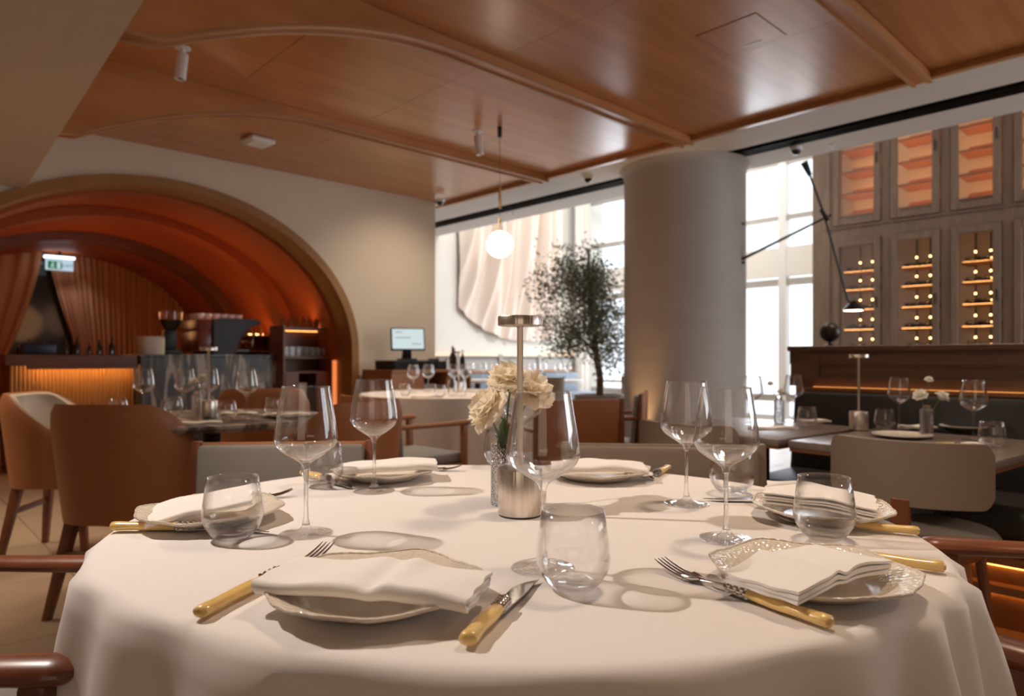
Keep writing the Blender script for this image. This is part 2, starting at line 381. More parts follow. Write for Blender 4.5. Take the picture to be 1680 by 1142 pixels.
# arch wall (vertical face V, opening is an ellipse on straight jambs)
UC, ZS, AA, AB = 1.95, 1.10, 1.87, 1.46
def arc_pts(a, b, zs=ZS, n=48, uc=UC, z0=0.0):
    pts = [(uc + a, z0)]
    for i in range(n + 1):
        th = pi * i / n
        pts.append((uc + a * cos(th), zs + b * sin(th)))
    pts.append((uc - a, z0))
    return pts
bm = new()
op = arc_pts(1.93, 1.52)
WU0, WU1, ZT = -4.0, 4.95, H
def wall_with_arch(bm, op, y0, y1, u0, u1, zt):
    outer = []
    n = len(op)
    for i, (u, z) in enumerate(op):
        if i == 0: outer.append((u1, 0.0)); continue
        if i == n - 1: outer.append((u0, 0.0)); continue
        d = Vector((u - UC, z - 0.4)); k = 1e9
        if d.x > 0: k = min(k, (u1 - UC) / d.x)
        if d.x < 0: k = min(k, (u0 - UC) / d.x)
        if d.y > 0: k = min(k, (zt - 0.4) / d.y)
        outer.append((UC + d.x * k, max(0.4 + d.y * k, 0)))
    for yy in (y0, y1):
        I = [bm.verts.new((u, yy, z)) for u, z in op]; O = [bm.verts.new((u, yy, z)) for u, z in outer]
        if yy == y0: I0, O0 = I, O
        for i in range(n - 1): bm.faces.new((I[i], I[i + 1], O[i + 1], O[i]))
        for k in range(n - 1):      # corners
            pass
    for i in range(n - 1): bm.faces.new((I0[i], I0[i + 1], I[i + 1], I[i]))
    bm.faces.new((O0[0], I0[0], I[0], O[0]))
    # fill the corners of the outer outline
    for yy, s in ((y0, O0), (y1, O)):
        for i in range(n - 1):
            a, b = s[i].co, s[i + 1].co
            if abs(a.x - b.x) > 1e-4 and abs(a.z - b.z) > 1e-4:
                cxx = u1 if a.x > UC else u0
                bm.faces.new((s[i], s[i + 1], bm.verts.new((cxx, yy, zt))))
    # end face
    e = [(u1, y0, 0), (u1, y1, 0), (u1, y1, zt), (u1, y0, zt)]
    bm.faces.new([bm.verts.new(p) for p in e])
wall_with_arch(bm, op, V, V + 0.28, WU0, WU1, 3.2)
wall_arch = struct('wall_back', bm, 'plaster', smooth=False)
# timber trim round the arch
bm = new()
o1, o2 = arc_pts(1.945, 1.535), arc_pts(1.86, 1.45)
def ring_between(bm, P, Q, y0, y1):
    A = [[bm.verts.new((u, y, z)) for u, z in R] for R in (P, Q) for y in (y0, y1)]
    n = len(P)
    for i in range(n - 1):
        bm.faces.new((A[0][i], A[0][i + 1], A[2][i + 1], A[2][i]))
        bm.faces.new((A[1][i], A[3][i], A[3][i + 1], A[1][i + 1]))
        bm.faces.new((A[0][i], A[1][i], A[1][i + 1], A[0][i + 1]))
        bm.faces.new((A[2][i], A[2][i + 1], A[3][i + 1], A[3][i]))
    for i in (0, n - 1): bm.faces.new((A[0][i], A[1][i], A[3][i], A[2][i]))
ring_between(bm, o1, o2, V - 0.03, V + 0.29)
struct('trim_1', bm, 'arch_wood', ang=30)

# barrel vault behind the arch: stepped ribs, each followed by a wider bay
vault = thing('barrel_vault', 'terracotta barrel vault in stepped bays beyond the timber-trimmed archway', 'vault', (0, 0, 0))
vault['kind'] = 'structure'; del vault['category']
segs = [(6.90, 7.25, 1.83, 1.42, 'vault_paint'), (7.25, 8.00, 1.93, 1.49, 'vault_paint'), (8.00, 8.30, 1.80, 1.40, 'vault_paint'), (8.30, 9.45, 1.88, 1.44, 'vault_paint'),
        (9.45, 9.80, 1.74, 1.33, 'bar_wood'), (9.80, 11.35, 1.84, 1.38, 'vault_paint')]
for y0, y1, a, b, mt in segs:
    bm = new(); ring_between(bm, arc_pts(2.12, 1.70), arc_pts(a, b), y0, y1)
    obj('rib' if b < 1.43 and y1 - y0 < 0.5 else 'bay', bm, mt, vault, ang=30)
# strip lights tucked behind the ribs, low on both sides
led = thing('cove_strip_light', 'amber strip lights tucked behind the ribs of the terracotta vault', 'light', (0, 0, 0))
for (y, a, b) in ((7.27, 1.90, 1.46), (8.32, 1.86, 1.43), (9.82, 1.81, 1.36)):
    for sgn in (1, -1):
        pts = []
        for i in range(17):
            th = radians(6 + 28 * i / 16)
            pts.append((UC + sgn * a * cos(th), y, ZS + 0.10 + b * sin(th) * 0.97))
        bm = new(); tube(bm, pts, 0.011, 6)
        obj('strip', bm, 'led_amber', led)
# rear wall of the bar with a dark glazed door
bm = new(); box(bm, -0.4, 4.4, 11.4, 11.5, 0, 3.2)
struct('wall_bar', bm, 'dark_glass', smooth=False)
for xx in (-0.25, 4.05):
    bm = new(); box(bm, xx, xx + 0.12, 6.9, 11.4, 0, 3.0)
    struct('wall_side', bm, 'vault_paint', smooth=False)
bm = new(); box(bm, -0.4, 4.4, 6.9, 11.5, 2.95, 3.05)
struct('ceiling_bar', bm, 'black', smooth=False)

# timber ceiling: panels between header ribs
RV = [3.28, 4.975, 1.49, -0.25, -2.0]
bays = [(4.975 + 0.02, V), (3.30, 4.975 - 0.12), (1.51, 3.28 - 0.12), (-0.23, 1.49 - 0.12), (-2.0, -0.25 - 0.12)]
bm = new(); box(bm, -4, US, -3.2, V, H + 0.025, H + 0.15)
ceil = struct('ceiling', bm, 'black', smooth=False)
for (a, b) in bays:
    us = [0.3, 1.85, 2.88, 3.92, US - 0.04]
    if a < 2: us = [-3.9, -1.5, 0.3, 1.85, 2.88, 3.92, US - 0.04]
    for k in range(len(us) - 1):
        bm = new(); box(bm, us[k] + 0.0015, us[k + 1] - 0.0015, a, b, H, H + 0.02)
        obj('panel', bm, 'ceiling_wood', ceil, smooth=False)
def zarc(u): return 2.85 if u > 2.55 else max(2.392, 2.85 - 0.46 * ((2.55 - u) / 1.65) ** 1.9)
for n_, v in enumerate(RV):
    bm = new()
    ub = 0.56 + 0.285 * (v + 0.5) / 7.1
    us = [ub + (US - ub) * i / 60 for i in range(61)]
    rows = []
    for u in us:
        zb = zarc(u)
        rows.append([bm.verts.new(p) for p in ((u, v - 0.115, zb), (u, v, zb), (u, v, H + 0.02), (u, v - 0.115, H + 0.02))])
    for A, B in zip(rows[:-1], rows[1:]):
        for i in range(4): bm.faces.new((A[i], B[i], B[(i + 1) % 4], A[(i + 1) % 4]))
    bm.faces.new(rows[0]); bm.faces.new(rows[-1])
    rib = struct('trim_%d' % (n_ + 2), bm, 'header_wood', ang=30)
    for dv in (-0.115, -0.018):
        bm = new(); rows = []
        for u in us:
            zb = zarc(u)
            rows.append([bm.verts.new(p) for p in ((u, v + dv - 0.004, zb - 0.014), (u, v + dv + 0.022, zb - 0.014), (u, v + dv + 0.022, zb + 0.004), (u, v + dv - 0.004, zb + 0.004))])
        for A, B in zip(rows[:-1], rows[1:]):
            for i in range(4): bm.faces.new((A[i], B[i], B[(i + 1) % 4], A[(i + 1) % 4]))
        bm.faces.new(rows[0]); bm.faces.new(rows[-1])
        obj('bead', bm, 'bead_wood', rib, ang=30)
bm = new(); box(bm, US - 0.04, US + 0.015, -3.2, V + 0.28, 2.862, H + 0.02, 0.004, 1)
struct('trim_7', bm, 'bead_wood', ang=30)
# plaster soffit with a black slot diffuser
bm = new()
box(bm, US + 0.015, 5.62, -3.2, 8.3, 2.88, 3.2); box(bm, 5.88, 6.30, -3.2, 8.3, 2.88, 3.2); box(bm, 5.62, 5.88, -3.2, 8.3, 3.0, 3.2)
soffit = struct('ceiling_soffit', bm, 'soffit_plaster', smooth=False)
bm = new(); box(bm, 5.622, 5.878, -3.2, 8.25, 2.93, 2.95); box(bm, 5.6201, 5.624, -3.2, 8.25, 2.881, 2.95); box(bm, 5.876, 5.8799, -3.2, 8.25, 2.881, 2.95)
slot = obj('air_slot', bm, 'black', soffit, smooth=False, label='black linear air slot')
for dx in (0.03, 0.10):
    bm = new(); box(bm, 5.722 + dx - 0.003, 5.722 + dx + 0.003, -3.2, 8.25, 2.884, 2.92)
    obj('slot_blade', bm, 'black', slot, smooth=False)
# dropped plaster beam at upper left
bm = new()
hexa(bm, [(0.62, -0.5, 2.37), (0.905, V, 2.37), (-4, V, 2.37), (-4, -0.5, 2.37)], [(0.62, -0.5, 3.0), (0.905, V, 3.0), (-4, V, 3.0), (-4, -0.5, 3.0)], 0)
struct('beam', bm, 'beam_plaster', smooth=False)
# column
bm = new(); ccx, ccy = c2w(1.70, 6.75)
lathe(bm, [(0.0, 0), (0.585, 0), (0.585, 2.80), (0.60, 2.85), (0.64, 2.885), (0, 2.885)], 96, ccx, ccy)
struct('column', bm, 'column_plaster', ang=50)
# hall: end wall, window wall, high ceiling
bm = new(); box(bm, 4.0, 10.2, 8.30, 8.5, 0, 5.2); struct('wall_end', bm, 'end_plaster', smooth=False)
bm = new(); box(bm, 4.94, 5.1, V, 8.3, 2.88, 3.2); box(bm, 6.3, 12, -5, 9, 5.1, 5.25); box(bm, 6.2, 6.3, -5, 9, 3.2, 5.1); struct('ceiling_hall', bm, 'soffit_plaster', smooth=False)
# window wall at u=9.6 : mullions, transoms
win = thing('window_1', 'tall shop window', 'window', (0, 0, 0)); del win['category']; win['kind'] = 'structure'; del win['label']
def wbox(name, *a, mat='wine_wood', par=None, bev=0):
    bm = new(); box(bm, *a, bev, 1); return obj(name, bm, mat, par, smooth=False)
wy0, wy1 = 3.5, 8.3
for y in (3.62, 4.48, 5.35, 6.2, 7.1, 8.2): wbox('mullion', 9.55, 9.68, y - 0.055, y + 0.055, 0, 5.1, mat='white_plastic', par=win)
wbox('transom', 9.56, 9.68, wy0, wy1, 2.20, 2.62, mat='end_plaster', par=win)
for z in (3.05, 3.85, 4.6): wbox('glazing_bar', 9.58, 9.66, wy0, wy1, z - 0.035, z + 0.035, mat='bench_panel', par=win)
for z in (0.45, 2.12): wbox('door_rail', 9.58, 9.66, wy0, wy1, z - 0.05, z + 0.05, mat='bench_panel', par=win)
bm = new(); box(bm, 9.61, 9.62, wy0, wy1, 0, 5.1); obj('pane', bm, 'pane', win, smooth=False)
# enclosing walls out of frame
bm = new(); box(bm, -4.1, -4.0, -3.3, 7, 0, 3.1); struct('wall_left', bm, 'plaster', smooth=False)
bm = new(); box(bm, -4, 5.1, -3.4, -3.3, 0, 3.1); struct('wall_front', bm, 'plaster', smooth=False)
bm = new(); box(bm, 8.95, 9.3, -5, 3.5, 0, 5.1); struct('wall_right', bm, 'plaster', smooth=False)
emis('rack_glow', (1.0, 0.42, 0.12), 8)
plain('blue_crate_mat', (.02, .025, .06), .4)
# ================================================================== PARTITION, BANQUETTE, WINE WALL
UP = 3.60
pt = thing('low_partition', 'brown panelled timber partition behind the black banquette, a small globe on its end', 'partition', (UP, 0, 0))
def pbox(name, x0, x1, y0, y1, z0, z1, mat, par, bev=0.0, lab=None):
    bm = new(); box(bm, x0, x1, y0, y1, z0, z1, bev, 1); return obj(name, bm, mat, par, smooth=False, label=lab)
pbox('core', 0.06, 0.50, -2.2, 1.64, 0, 1.07, 'panel_wood', pt)
pbox('cap', -0.005, 0.52, -2.2, 1.66, 1.06, 1.087, 'panel_wood', pt, .004)
pbox('top_rail', 0.02, 0.07, -2.2, 1.655, 0.99, 1.06, 'panel_wood', pt)
pbox('bottom_rail', 0.02, 0.07, -2.2, 1.655, 0.875, 0.925, 'panel_wood', pt)
for y in (1.50, 0.22, -0.9): pbox('stile', 0.018, 0.07, y, y + (0.15 if y > 1 else .09), 0.90, 1.06, 'panel_wood', pt)
for y0, y1 in ((0.31, 1.50), (-0.81, .22)):
    pbox('inset_panel', 0.035, 0.06, y0, y1, .925, .99, 'panel_wood', pt)
    pbox('panel_moulding', 0.026, 0.04, y0, y1, .978, .992, 'panel_wood', pt, .003)
lg = pbox('light_ledge', -0.03, 0.02, -2.2, 1.60, 0.855, 0.872, 'counter_wood', pt)
bm = new(); box(bm, -0.004, 0.016, -2.2, 1.52, 0.8722, 0.875); obj('ledge_strip', bm, 'led_dim', lg, smooth=False)
gl = thing('globe_lamp', 'small dark globe standing on the left end of the timber partition', 'lamp', (UP + .16, 1.50, 1.087))
bm = new(); lathe(bm, [(0, 0), (.03, 0), (.028, .006), (.01, .012), (.008, .03), (0, .03)], 20); obj('foot', bm, 'dark_metal', gl)
bm = new(); bmesh.ops.create_uvsphere(bm, u_segments=28, v_segments=18, radius=.052, matrix=Matrix.Translation((0, 0, .075))); obj('globe', bm, 'dark_metal', gl)
bq = thing('banquette', 'long black upholstered banquette under the panelled timber partition', 'bench', (UP, 0, 0))
for i, (y0, y1) in enumerate(((-2.2, -.62), (-.615, .50), (.505, 1.58))):
    bm = new(); hexa(bm, [(-.16, y0, .44), (-.02, y0, .44), (-.02, y1, .44), (-.16, y1, .44)], [(-.10, y0, .85), (-.02, y0, .85), (-.02, y1, .85), (-.10, y1, .85)], .02); obj('backrest', bm, 'black_leather', bq)
    bm = new(); box(bm, -.62, -.10, y0, y1, .36, .47, .03, 3); obj('seat', bm, 'black_leather', bq)
pbox('front_board', -.55, -.53, -2.2, 1.58, .10, .36, 'black', bq)
pbox('carcass', -.53, -.02, -2.2, 1.58, .02, .36, 'black', bq)
# lit timber steps at the banquette foot
pl = thing('lit_plinth', 'stepped timber plinth glowing orange under the black banquette', 'plinth', (UP - .56, -.3, 0))
pbox('plank', -.02, .0, -1.9, 1.0, .0, .30, 'plinth_wood', pl)
for z, d in ((.27, .05), (.17, .07)): pbox('slat', -d, -.02, -1.9, 1.0, z, z + .03, 'plinth_wood', pl)
pbox('base_board', -.32, -.02, -1.9, 1.0, .0, .035, 'plinth_wood', pl)
for z in (.262, .162):
    bm = new(); box(bm, -.030, -.021, -1.9, 1.0, z, z + .006); obj('strip_light', bm, 'led_plinth', pl, smooth=False)

# wine wall
UW = 8.60
ww = thing('wine_wall', 'tall timber wall of glazed wine cabinets with amber-lit racks', 'cabinet wall', (UW, 0, 0))
edges = [3.42, 2.78, 2.18, 1.62, 1.02, 0.42, -0.18, -0.78]       # centre lines of posts
pbox('end_post', -.06, .3, 3.40, 3.62, 0, 5.0, 'wine_wood', ww, .006)
for i, y in enumerate(edges[:-1]): pbox('post', -.05, .08, y - .05, y + .05, 0, 5.0, 'wine_wood', ww, .008)
for z0, z1 in ((2.44, 2.62), (.88, 1.0), (4.9, 5.0)):
    pbox('rail', -.045, .08, edges[-1], 3.5, z0, z1, 'wine_wood', ww, .006)
    pbox('rail_moulding', -.07, -.045, edges[-1], 3.5, z1 - .035, z1 - .012, 'wine_wood', ww, .004)
pbox('back_board', .55, .58, edges[-1], 3.5, 0, 5.0, 'wine_back', ww)
pbox('lower_carcass', 0, .55, edges[-1], 3.5, 0, .9, 'wine_wood', ww)
def door(y0, y1, z0, z1, hz):
    d = obj('door', (lambda bm: (box(bm, -.075, -.03, y0, y0 + .07, z0, z1, .006, 1), box(bm, -.075, -.03, y1 - .07, y1, z0, z1, .006, 1), box(bm, -.075, -.03, y0 + .07, y1 - .07, z0, z0 + .08, .006, 1), box(bm, -.075, -.03, y0 + .07, y1 - .07, z1 - .08, z1, .006, 1), bm)[-1])(new()), 'wine_wood', ww, smooth=False)
    bm = new(); box(bm, -.055, -.049, y0 + .07, y1 - .07, z0 + .08, z1 - .08); obj('pane', bm, 'pane', d, smooth=False)
    bm = new(); tube(bm, [(-.095, y0 + .035, hz), (-.095, y0 + .035, hz + .12)], .008, 8)
    for z in (hz + .01, hz + .11): tube(bm, [(-.095, y0 + .035, z), (-.072, y0 + .035, z)], .006, 8)
    obj('handle', bm, 'dark_metal', d)
rack_h = [1.22, 1.46, 1.70, 1.94, 2.16]
for k in range(len(edges) - 2):
    y1, y0 = edges[k] - .055, edges[k + 1] + .055
    door(y0, y1, 1.0, 2.44, 1.62); door(y0, y1, 2.62, 4.86, 3.3)
    # upper: amber display shelves, each lit along its rear edge
    n = 0
    for z in [2.73 + .26 * i for i in range(8)]:
        bm = new(); box(bm, .0, .54, y0 + .06, y1 - .06, z, z + .02); s = obj('shelf', bm, 'wine_back', ww, smooth=False)
        bm = new(); box(bm, .12, .14, y0 + .08, y1 - .08, z + .0205, z + .027); obj('strip_light', bm, 'led_rack', s, smooth=False)
        if n < 8:
            bm = new(); hexa(bm, [(.20, y0 + .08, z + .02), (.26, y0 + .08, z + .02), (.26, y1 - .08, z + .02), (.20, y1 - .08, z + .02)], [(.40, y0 + .08, z + .17), (.46, y0 + .08, z + .17), (.46, y1 - .08, z + .17), (.40, y1 - .08, z + .17)]); obj('display_board', bm, 'amber_board', s, smooth=False)
        n += 1
    # lower: racks
    for zi, z in enumerate(rack_h):
        bm = new(); box(bm, .05, .50, y0 + .06, y1 - .06, z - .11, z - .095); s = obj('shelf', bm, 'wine_back', ww, smooth=False)
        bm = new(); box(bm, .06, .075, y0 + .08, y1 - .08, z - .095, z - .091); obj('strip_light', bm, 'rack_glow', s, smooth=False)
    for j, yy in enumerate(((y0 + y1) / 2 - .07, (y0 + y1) / 2 + .07)):
        bm = new(); box(bm, .27, .285, yy - .006, yy + .006, 1.02, 2.40); up = obj('rack_upright', bm, 'dark_metal', ww, smooth=False)
        for z in rack_h:
            for dz in (-.045, .035):
                bm = new(); bmesh.ops.create_icosphere(bm, subdivisions=2, radius=.011, matrix=Matrix.Translation((.262, yy, z + dz))); obj('bottle_glint', bm, 'glint_glow', up)  # glowing beads standing in for light reflected off the bottle ends
bot = None
def bottle_mesh(r=.037, L=.30):
    bm = new(); lathe(bm, [(0, 0), (r, 0), (r * 1.02, .01), (r, L * .62), (r * .8, L * .70), (r * .38, L * .78), (r * .36, L), (0, L)], 12); return bm
for k in range(4):
    y1, y0 = edges[k] - .055, edges[k + 1] + .055
    for zi, z in enumerate(rack_h):
        for j in range(4):
            y = y0 + .10 + (y1 - y0 - .20) * j / 3
            L = 'dark wine bottle lying neck forward in the amber-lit rack of the timber wall'
            if bot is None:
                bot = obj('wine_bottle', bottle_mesh(), 'bottle_dark'); o = bot
            else:
                o = bot.copy(); sc.collection.objects.link(o)
            o.location = (UW + .42, y, z - .095 + .038); o.rotation_euler = (0, radians(-90), 0)
            tag(o, L, 'bottle', 'bottles lying in the lit wine racks')

# swing-arm lamp on the column
sw = thing('swing_arm_lamp', 'black swing-arm wall lamp on the column with a small lit cone shade', 'lamp', tuple(at(1213, 400, 6.4)))
o_ = Vector(sw.location)
def rel(px, py, Z): return at(px, py, Z) - o_
bm = new(); tube(bm, [rel(1207, 367, 6.4), rel(1205, 431, 6.4)], .009, 8)
for y in (367, 431): tube(bm, [rel(1200, y, 6.45), rel(1222, y, 6.35)], .010, 8)
obj('wall_bracket', bm, 'dark_metal', sw)
bm = new(); tube(bm, [rel(1206, 431, 6.4), rel(1364, 352, 6.0)], [.014, .010], 8); obj('arm', bm, 'dark_metal', sw)
bm = new(); tube(bm, [rel(1346, 343, 6.0), rel(1358, 362, 6.0)], .02, 8); obj('joint', bm, 'dark_metal', sw)
bm = new(); tube(bm, [rel(1326, 280, 6.0), rel(1352, 352, 6.0), rel(1390, 490, 6.0), rel(1398, 502, 6.0)], .010, 8); obj('rod', bm, 'dark_metal', sw)
bm = new(); tube(bm, [rel(1319, 266, 6.0), rel(1329, 288, 6.0)], [.032, .018], 10); obj('counterweight', bm, 'black', sw)
hp = rel(1400, 506, 6.0)
bm = new(); lathe(bm, [(.02, .07), (.03, .055), (.085, -.005), (.088, -.02), (.082, -.02), (.078, -.005), (.02, .045)], 28, *hp); s_ = obj('shade', bm, 'dark_metal', sw)
bm = new(); lathe(bm, [(0, -.018), (.079, -.018), (.079, -.010), (0, -.010)], 24, *hp); obj('lit_disc', bm, 'led_white', s_)

# ================================================================== CEILING FITTINGS
def ceiling_spot(label, px, py, Z, tilt, az):
    p = at(px, py, Z); t = thing('ceiling_spotlight', label, 'spotlight', (p.x, p.y, H), 0)
    bm = new(); lathe(bm, [(0, 0), (.045, 0), (.045, -.006), (.015, -.010), (.010, -.04), (0, -.04)], 24); obj('mount', bm, 'white_plastic', t)
    R = Matrix.Rotation(az, 4, 'Z') @ Matrix.Rotation(tilt, 4, 'Y')
    bm = new(); lathe(bm, [(0, 0), (.030, -.001), (.032, -.006), (.032, -.155), (.028, -.160), (.022, -.150), (0, -.148)], 24)
    bmesh.ops.transform(bm, matrix=Matrix.Translation((0, 0, -.038)) @ R, verts=bm.verts); obj('barrel', bm, 'white_plastic', t)
    bm = new(); lathe(bm, [(0, -.1485), (.018, -.1485), (.018, -.150), (0, -.150)], 16)
    bmesh.ops.transform(bm, matrix=Matrix.Translation((0, 0, -.038)) @ R, verts=bm.verts); obj('lens', bm, 'dark_metal', t)
ceiling_spot('white ceiling spotlight near the plaster beam at upper left', 300, 80, 4.14, radians(6), 0)
ceiling_spot('white ceiling spotlight beside the pendant cord', 783, 216, 5.66, radians(8), 2.4)
p = at(423, 232, 5.86)
ap = thing('wifi_box', 'white rounded square box on the timber ceiling above the arch', 'ceiling box', (p.x, p.y, H), radians(4))
bm = new(); box(bm, -.11, .11, -.11, .11, -.045, 0, .02, 3); obj('cover', bm, 'white_plastic', ap)
bm = new(); box(bm, -.085, .085, -.085, .085, -.05, -.0452, .002, 1); obj('face_plate', bm, 'white_plastic', ap)
for lb, px, py, Z, zc in (('small white dome camera at the corner of the arch wall and soffit', 722, 327, 7.9, 2.862), ('small white dome camera on the grey soffit left of the column', 965, 293, 6.95, 2.88), ('small white dome camera on the soffit above the window', 1306, 250, 6.0, 2.88)):
    p = at(px, py, Z); t = thing('dome_camera', lb, 'camera', (p.x, p.y, zc))
    bm = new(); lathe(bm, [(0, 0), (.055, 0), (.055, -.02), (.05, -.03), (0, -.03)], 24); obj('housing', bm, 'white_plastic', t)
    bm = new(); lathe(bm, [(.042, -.028), (.038, -.05), (.02, -.068), (0, -.072)], 24); obj('dome', bm, 'black_gloss', t)
for lb, px, py, Z in (('tiny white sprinkler under the soffit right of the column', 1365, 236, 5.94), ('tiny sprinkler behind the pendant globe', 842, 352, 8.7)):
    p = at(px, py, Z); bm = new(); lathe(bm, [(0, 0), (.03, 0), (.03, -.006), (.008, -.01), (.008, -.03), (.016, -.032), (.016, -.036), (0, -.036)], 16)
    o = obj('sprinkler', bm, 'white_plastic'); o.location = (p.x, p.y, 2.88); tag(o, lb, 'sprinkler')
p = at(820, 212, 5.55)
pd = thing('pendant_lamp', 'glowing white globe pendant on a thin cord with a brass tube', 'lamp', (p.x, p.y, H))
bm = new(); lathe(bm, [(0, 0), (.018, 0), (.018, -.085), (0, -.085)], 20); obj('canopy', bm, 'black', pd)
bm = new(); tube(bm, [(0, 0, -.08), (0, 0, -.85)], .002, 6); obj('cord', bm, 'dark_metal', pd)
bm = new(); lathe(bm, [(0, -.47), (.010, -.47), (.011, -.64), (.013, -.645), (.013, -.665), (0, -.665)], 16); obj('brass_tube', bm, 'brass', pd)
bm = new()
for s in (-1, 1): tube(bm, [(0, 0, -.74), (s * .035, 0, -.87)], .0035, 6)
obj('hanger', bm, 'brass', pd)
bm = new(); bmesh.ops.create_uvsphere(bm, u_segments=40, v_segments=24, radius=.108, matrix=Matrix.Translation((0, 0, -.958))); obj('globe', bm, 'globe_glow', pd)
# access hatch in the ceiling
p = at(1216, 56, 3.9)
hc = on  # (unused)
def atc(px, py):                 # point on the timber ceiling
    Z = (H - CZ) * F / (588 - py); X = (px - 840) / F * Z; return c2w(X, Z)
a, b, c, d = atc(1232, 25), atc(1284, 57), atc(1200, 88), atc(1146, 57)
bm = new(); u0 = min(a[0], d[0]); v0 = min(b[1], c[1])
uu = [q[0] for q in (a, b, c, d)]; vv = [q[1] for q in (a, b, c, d)]
ht = thing('access_hatch', 'flush square access hatch in the timber ceiling, upper right', 'hatch', (sum(uu) / 4, sum(vv) / 4, H))
hs = .185
ht.location = (3.70, 1.98, H)
for nm, (x0, x1, y0, y1) in (('frame', (-hs, hs, -hs, -hs + .006)), ('frame', (-hs, hs, hs - .006, hs)), ('frame', (-hs, -hs + .006, -hs, hs)), ('frame', (hs - .006, hs, -hs, hs))):
    bm = new(); box(bm, x0, x1, y0, y1, -.002, 0); obj(nm, bm, 'bar_wood', ht, smooth=False)
bm = new(); box(bm, -hs + .006, hs - .006, -hs + .006, hs - .006, -.003, 0.0); obj('door', bm, 'ceiling_wood', ht, smooth=False)
bm = new(); box(bm, hs - .05, hs - .03, -.05, .06, -.005, -.003, .001, 1); obj('latch', bm, 'white_plastic', ht, smooth=False)

# ================================================================== BAR UNDER THE VAULT
mb = thing('marble_counter', 'grey veined marble bar block in front of the coffee machine', 'counter', (1.90, 7.20, 0))
bm = new(); box(bm, 0, 1.36, 0, .62, .0, 1.035, .003, 1); obj('front_slab', bm, 'marble', mb, smooth=False)
bm = new(); box(bm, -.005, 1.365, -.008, .64, 1.035, 1.06, .003, 1); obj('top_slab', bm, 'marble', mb, smooth=False)
bc = thing('bar_counter', 'bar counter with dark top and amber-lit fluted front, left of the marble block', 'counter', (.90, 7.35, 0))
pbox('countertop', -.05, .985, -.10, .6, .96, 1.055, 'bar_wood', bc, .004)
pbox('carcass', 0, .98, .06, .6, 0, .96, 'bar_wood', bc)
for i in range(32):
    x = .015 + i * .031
    bm = new(); lathe(bm, [(.0155, 0.02), (.0155, .955)], 8, x, .055, 0); obj('flute', bm, 'bar_front', bc)
pbox('front_lip', .10, .985, -.10, -.088, .925, .96, 'bar_wood', bc)
bm = new(); box(bm, .12, .96, -.07, -.05, .950, .959); obj('strip_light', bm, 'led_amber', bc, smooth=False)
sh = thing('back_bar_shelves', 'tall timber shelf unit with glowing bottles inside the right jamb of the arch', 'shelf unit', (3.24, 7.02, 0))
pbox('side_panel', 0, .02, 0, .35, 0, 1.38, 'bar_wood', sh); pbox('side_panel', .57, .59, 0, .35, 0, 1.38, 'bar_wood', sh)
pbox('back_panel', 0.02, .57, .33, .35, 0, 1.36, 'bar_wood', sh)
for z in (1.34, 1.02, .86): pbox('shelf', .02, .57, .0, .33, z, z + .02, 'bar_wood', sh)
pbox('lower_door', .02, .17, -.01, .01, .1, .86, 'bar_wood', sh); pbox('lower_door', .38, .57, -.01, .01, .1, .86, 'bar_wood', sh); pbox('plinth', .02, .57, .01, .3, 0, .1, 'black', sh)
pbox('book_stack', .2, .32, .1, .25, .1, .75, 'paper', sh)
for z in (1.33,):
    bm = new(); box(bm, .04, .55, .25, .262, 1.362, 1.370); obj('strip_light', bm, 'led_amber', sh, smooth=False)
bm = new(); box(bm, .04, .55, .30, .31, 1.328, 1.336); obj('strip_light', bm, 'led_soft', sh, smooth=False)
js = thing('jamb_light', 'vertical amber strip light inside the right jamb of the arch', 'light', (3.80, 6.93, .05))
bm = new(); box(bm, -.03, -.008, -.06, .0, 0, .95); obj('strip', bm, 'jamb_glow', js, smooth=False)
# vault shelf further in
sh2 = thing('deep_shelves', 'low timber shelves with glasses deeper under the vault, behind the coffee machine', 'shelf unit', (3.0, 8.4, 0))
for z in (1.30, 1.10, .9): pbox('shelf', 0, .75, 0, .3, z, z + .02, 'bar_wood', sh2)
pbox('back_panel', 0, .75, .3, .32, 0, 1.32, 'bar_wood', sh2); pbox('side_panel', 0, .02, 0, .3, 0, 1.30, 'bar_wood', sh2); pbox('side_panel', .73, .75, 0, .3, 0, 1.30, 'bar_wood', sh2)
bm = new(); box(bm, .04, .7, .2, .21, 1.322, 1.33); obj('strip_light', bm, 'led_amber', sh2, smooth=False)
# bottles and glasses on those shelves
proto = {}
def small(kind, loc, label, group, s=1.0):
    if kind not in proto:
        bm = new()
        if kind == 'liquor_bottle': lathe(bm, [(0, 0), (.034, 0), (.034, .10), (.012, .13), (.011, .16), (0, .16)], 10); m_ = 'bottle_amber'
        if kind == 'shelf_glass': lathe(bm, [(0, .004), (.024, .0), (.030, .11), (.027, .11), (.022, .008), (0, .008)], 10); m_ = 'glass_small'
        if kind == 'coffee_cup': lathe(bm, [(0, 0), (.024, 0), (.036, .02), (.042, .058), (.039, .058), (.033, .02), (0, .006)], 14); m_ = 'white_plastic'
        if kind == 'dark_bottle': lathe(bm, [(0, 0), (.036, 0), (.036, .13), (.012, .18), (.012, .24), (0, .24)], 10); m_ = 'bottle_dark'
        o = proto[kind] = obj(kind, bm, m_)
    else: o = proto[kind].copy(); sc.collection.objects.link(o)
    o.location = loc; o.scale = (s, s, s)
    return tag(o, label, {'liquor_bottle': 'bottle', 'shelf_glass': 'glass', 'coffee_cup': 'cup', 'dark_bottle': 'bottle'}[kind], group)
for i in range(7): small('liquor_bottle', (3.30 + i * .078, 7.16, 1.36), 'squat amber bottle glowing on the top shelf in the right jamb', 'amber bottles on the lit top shelf', .85)
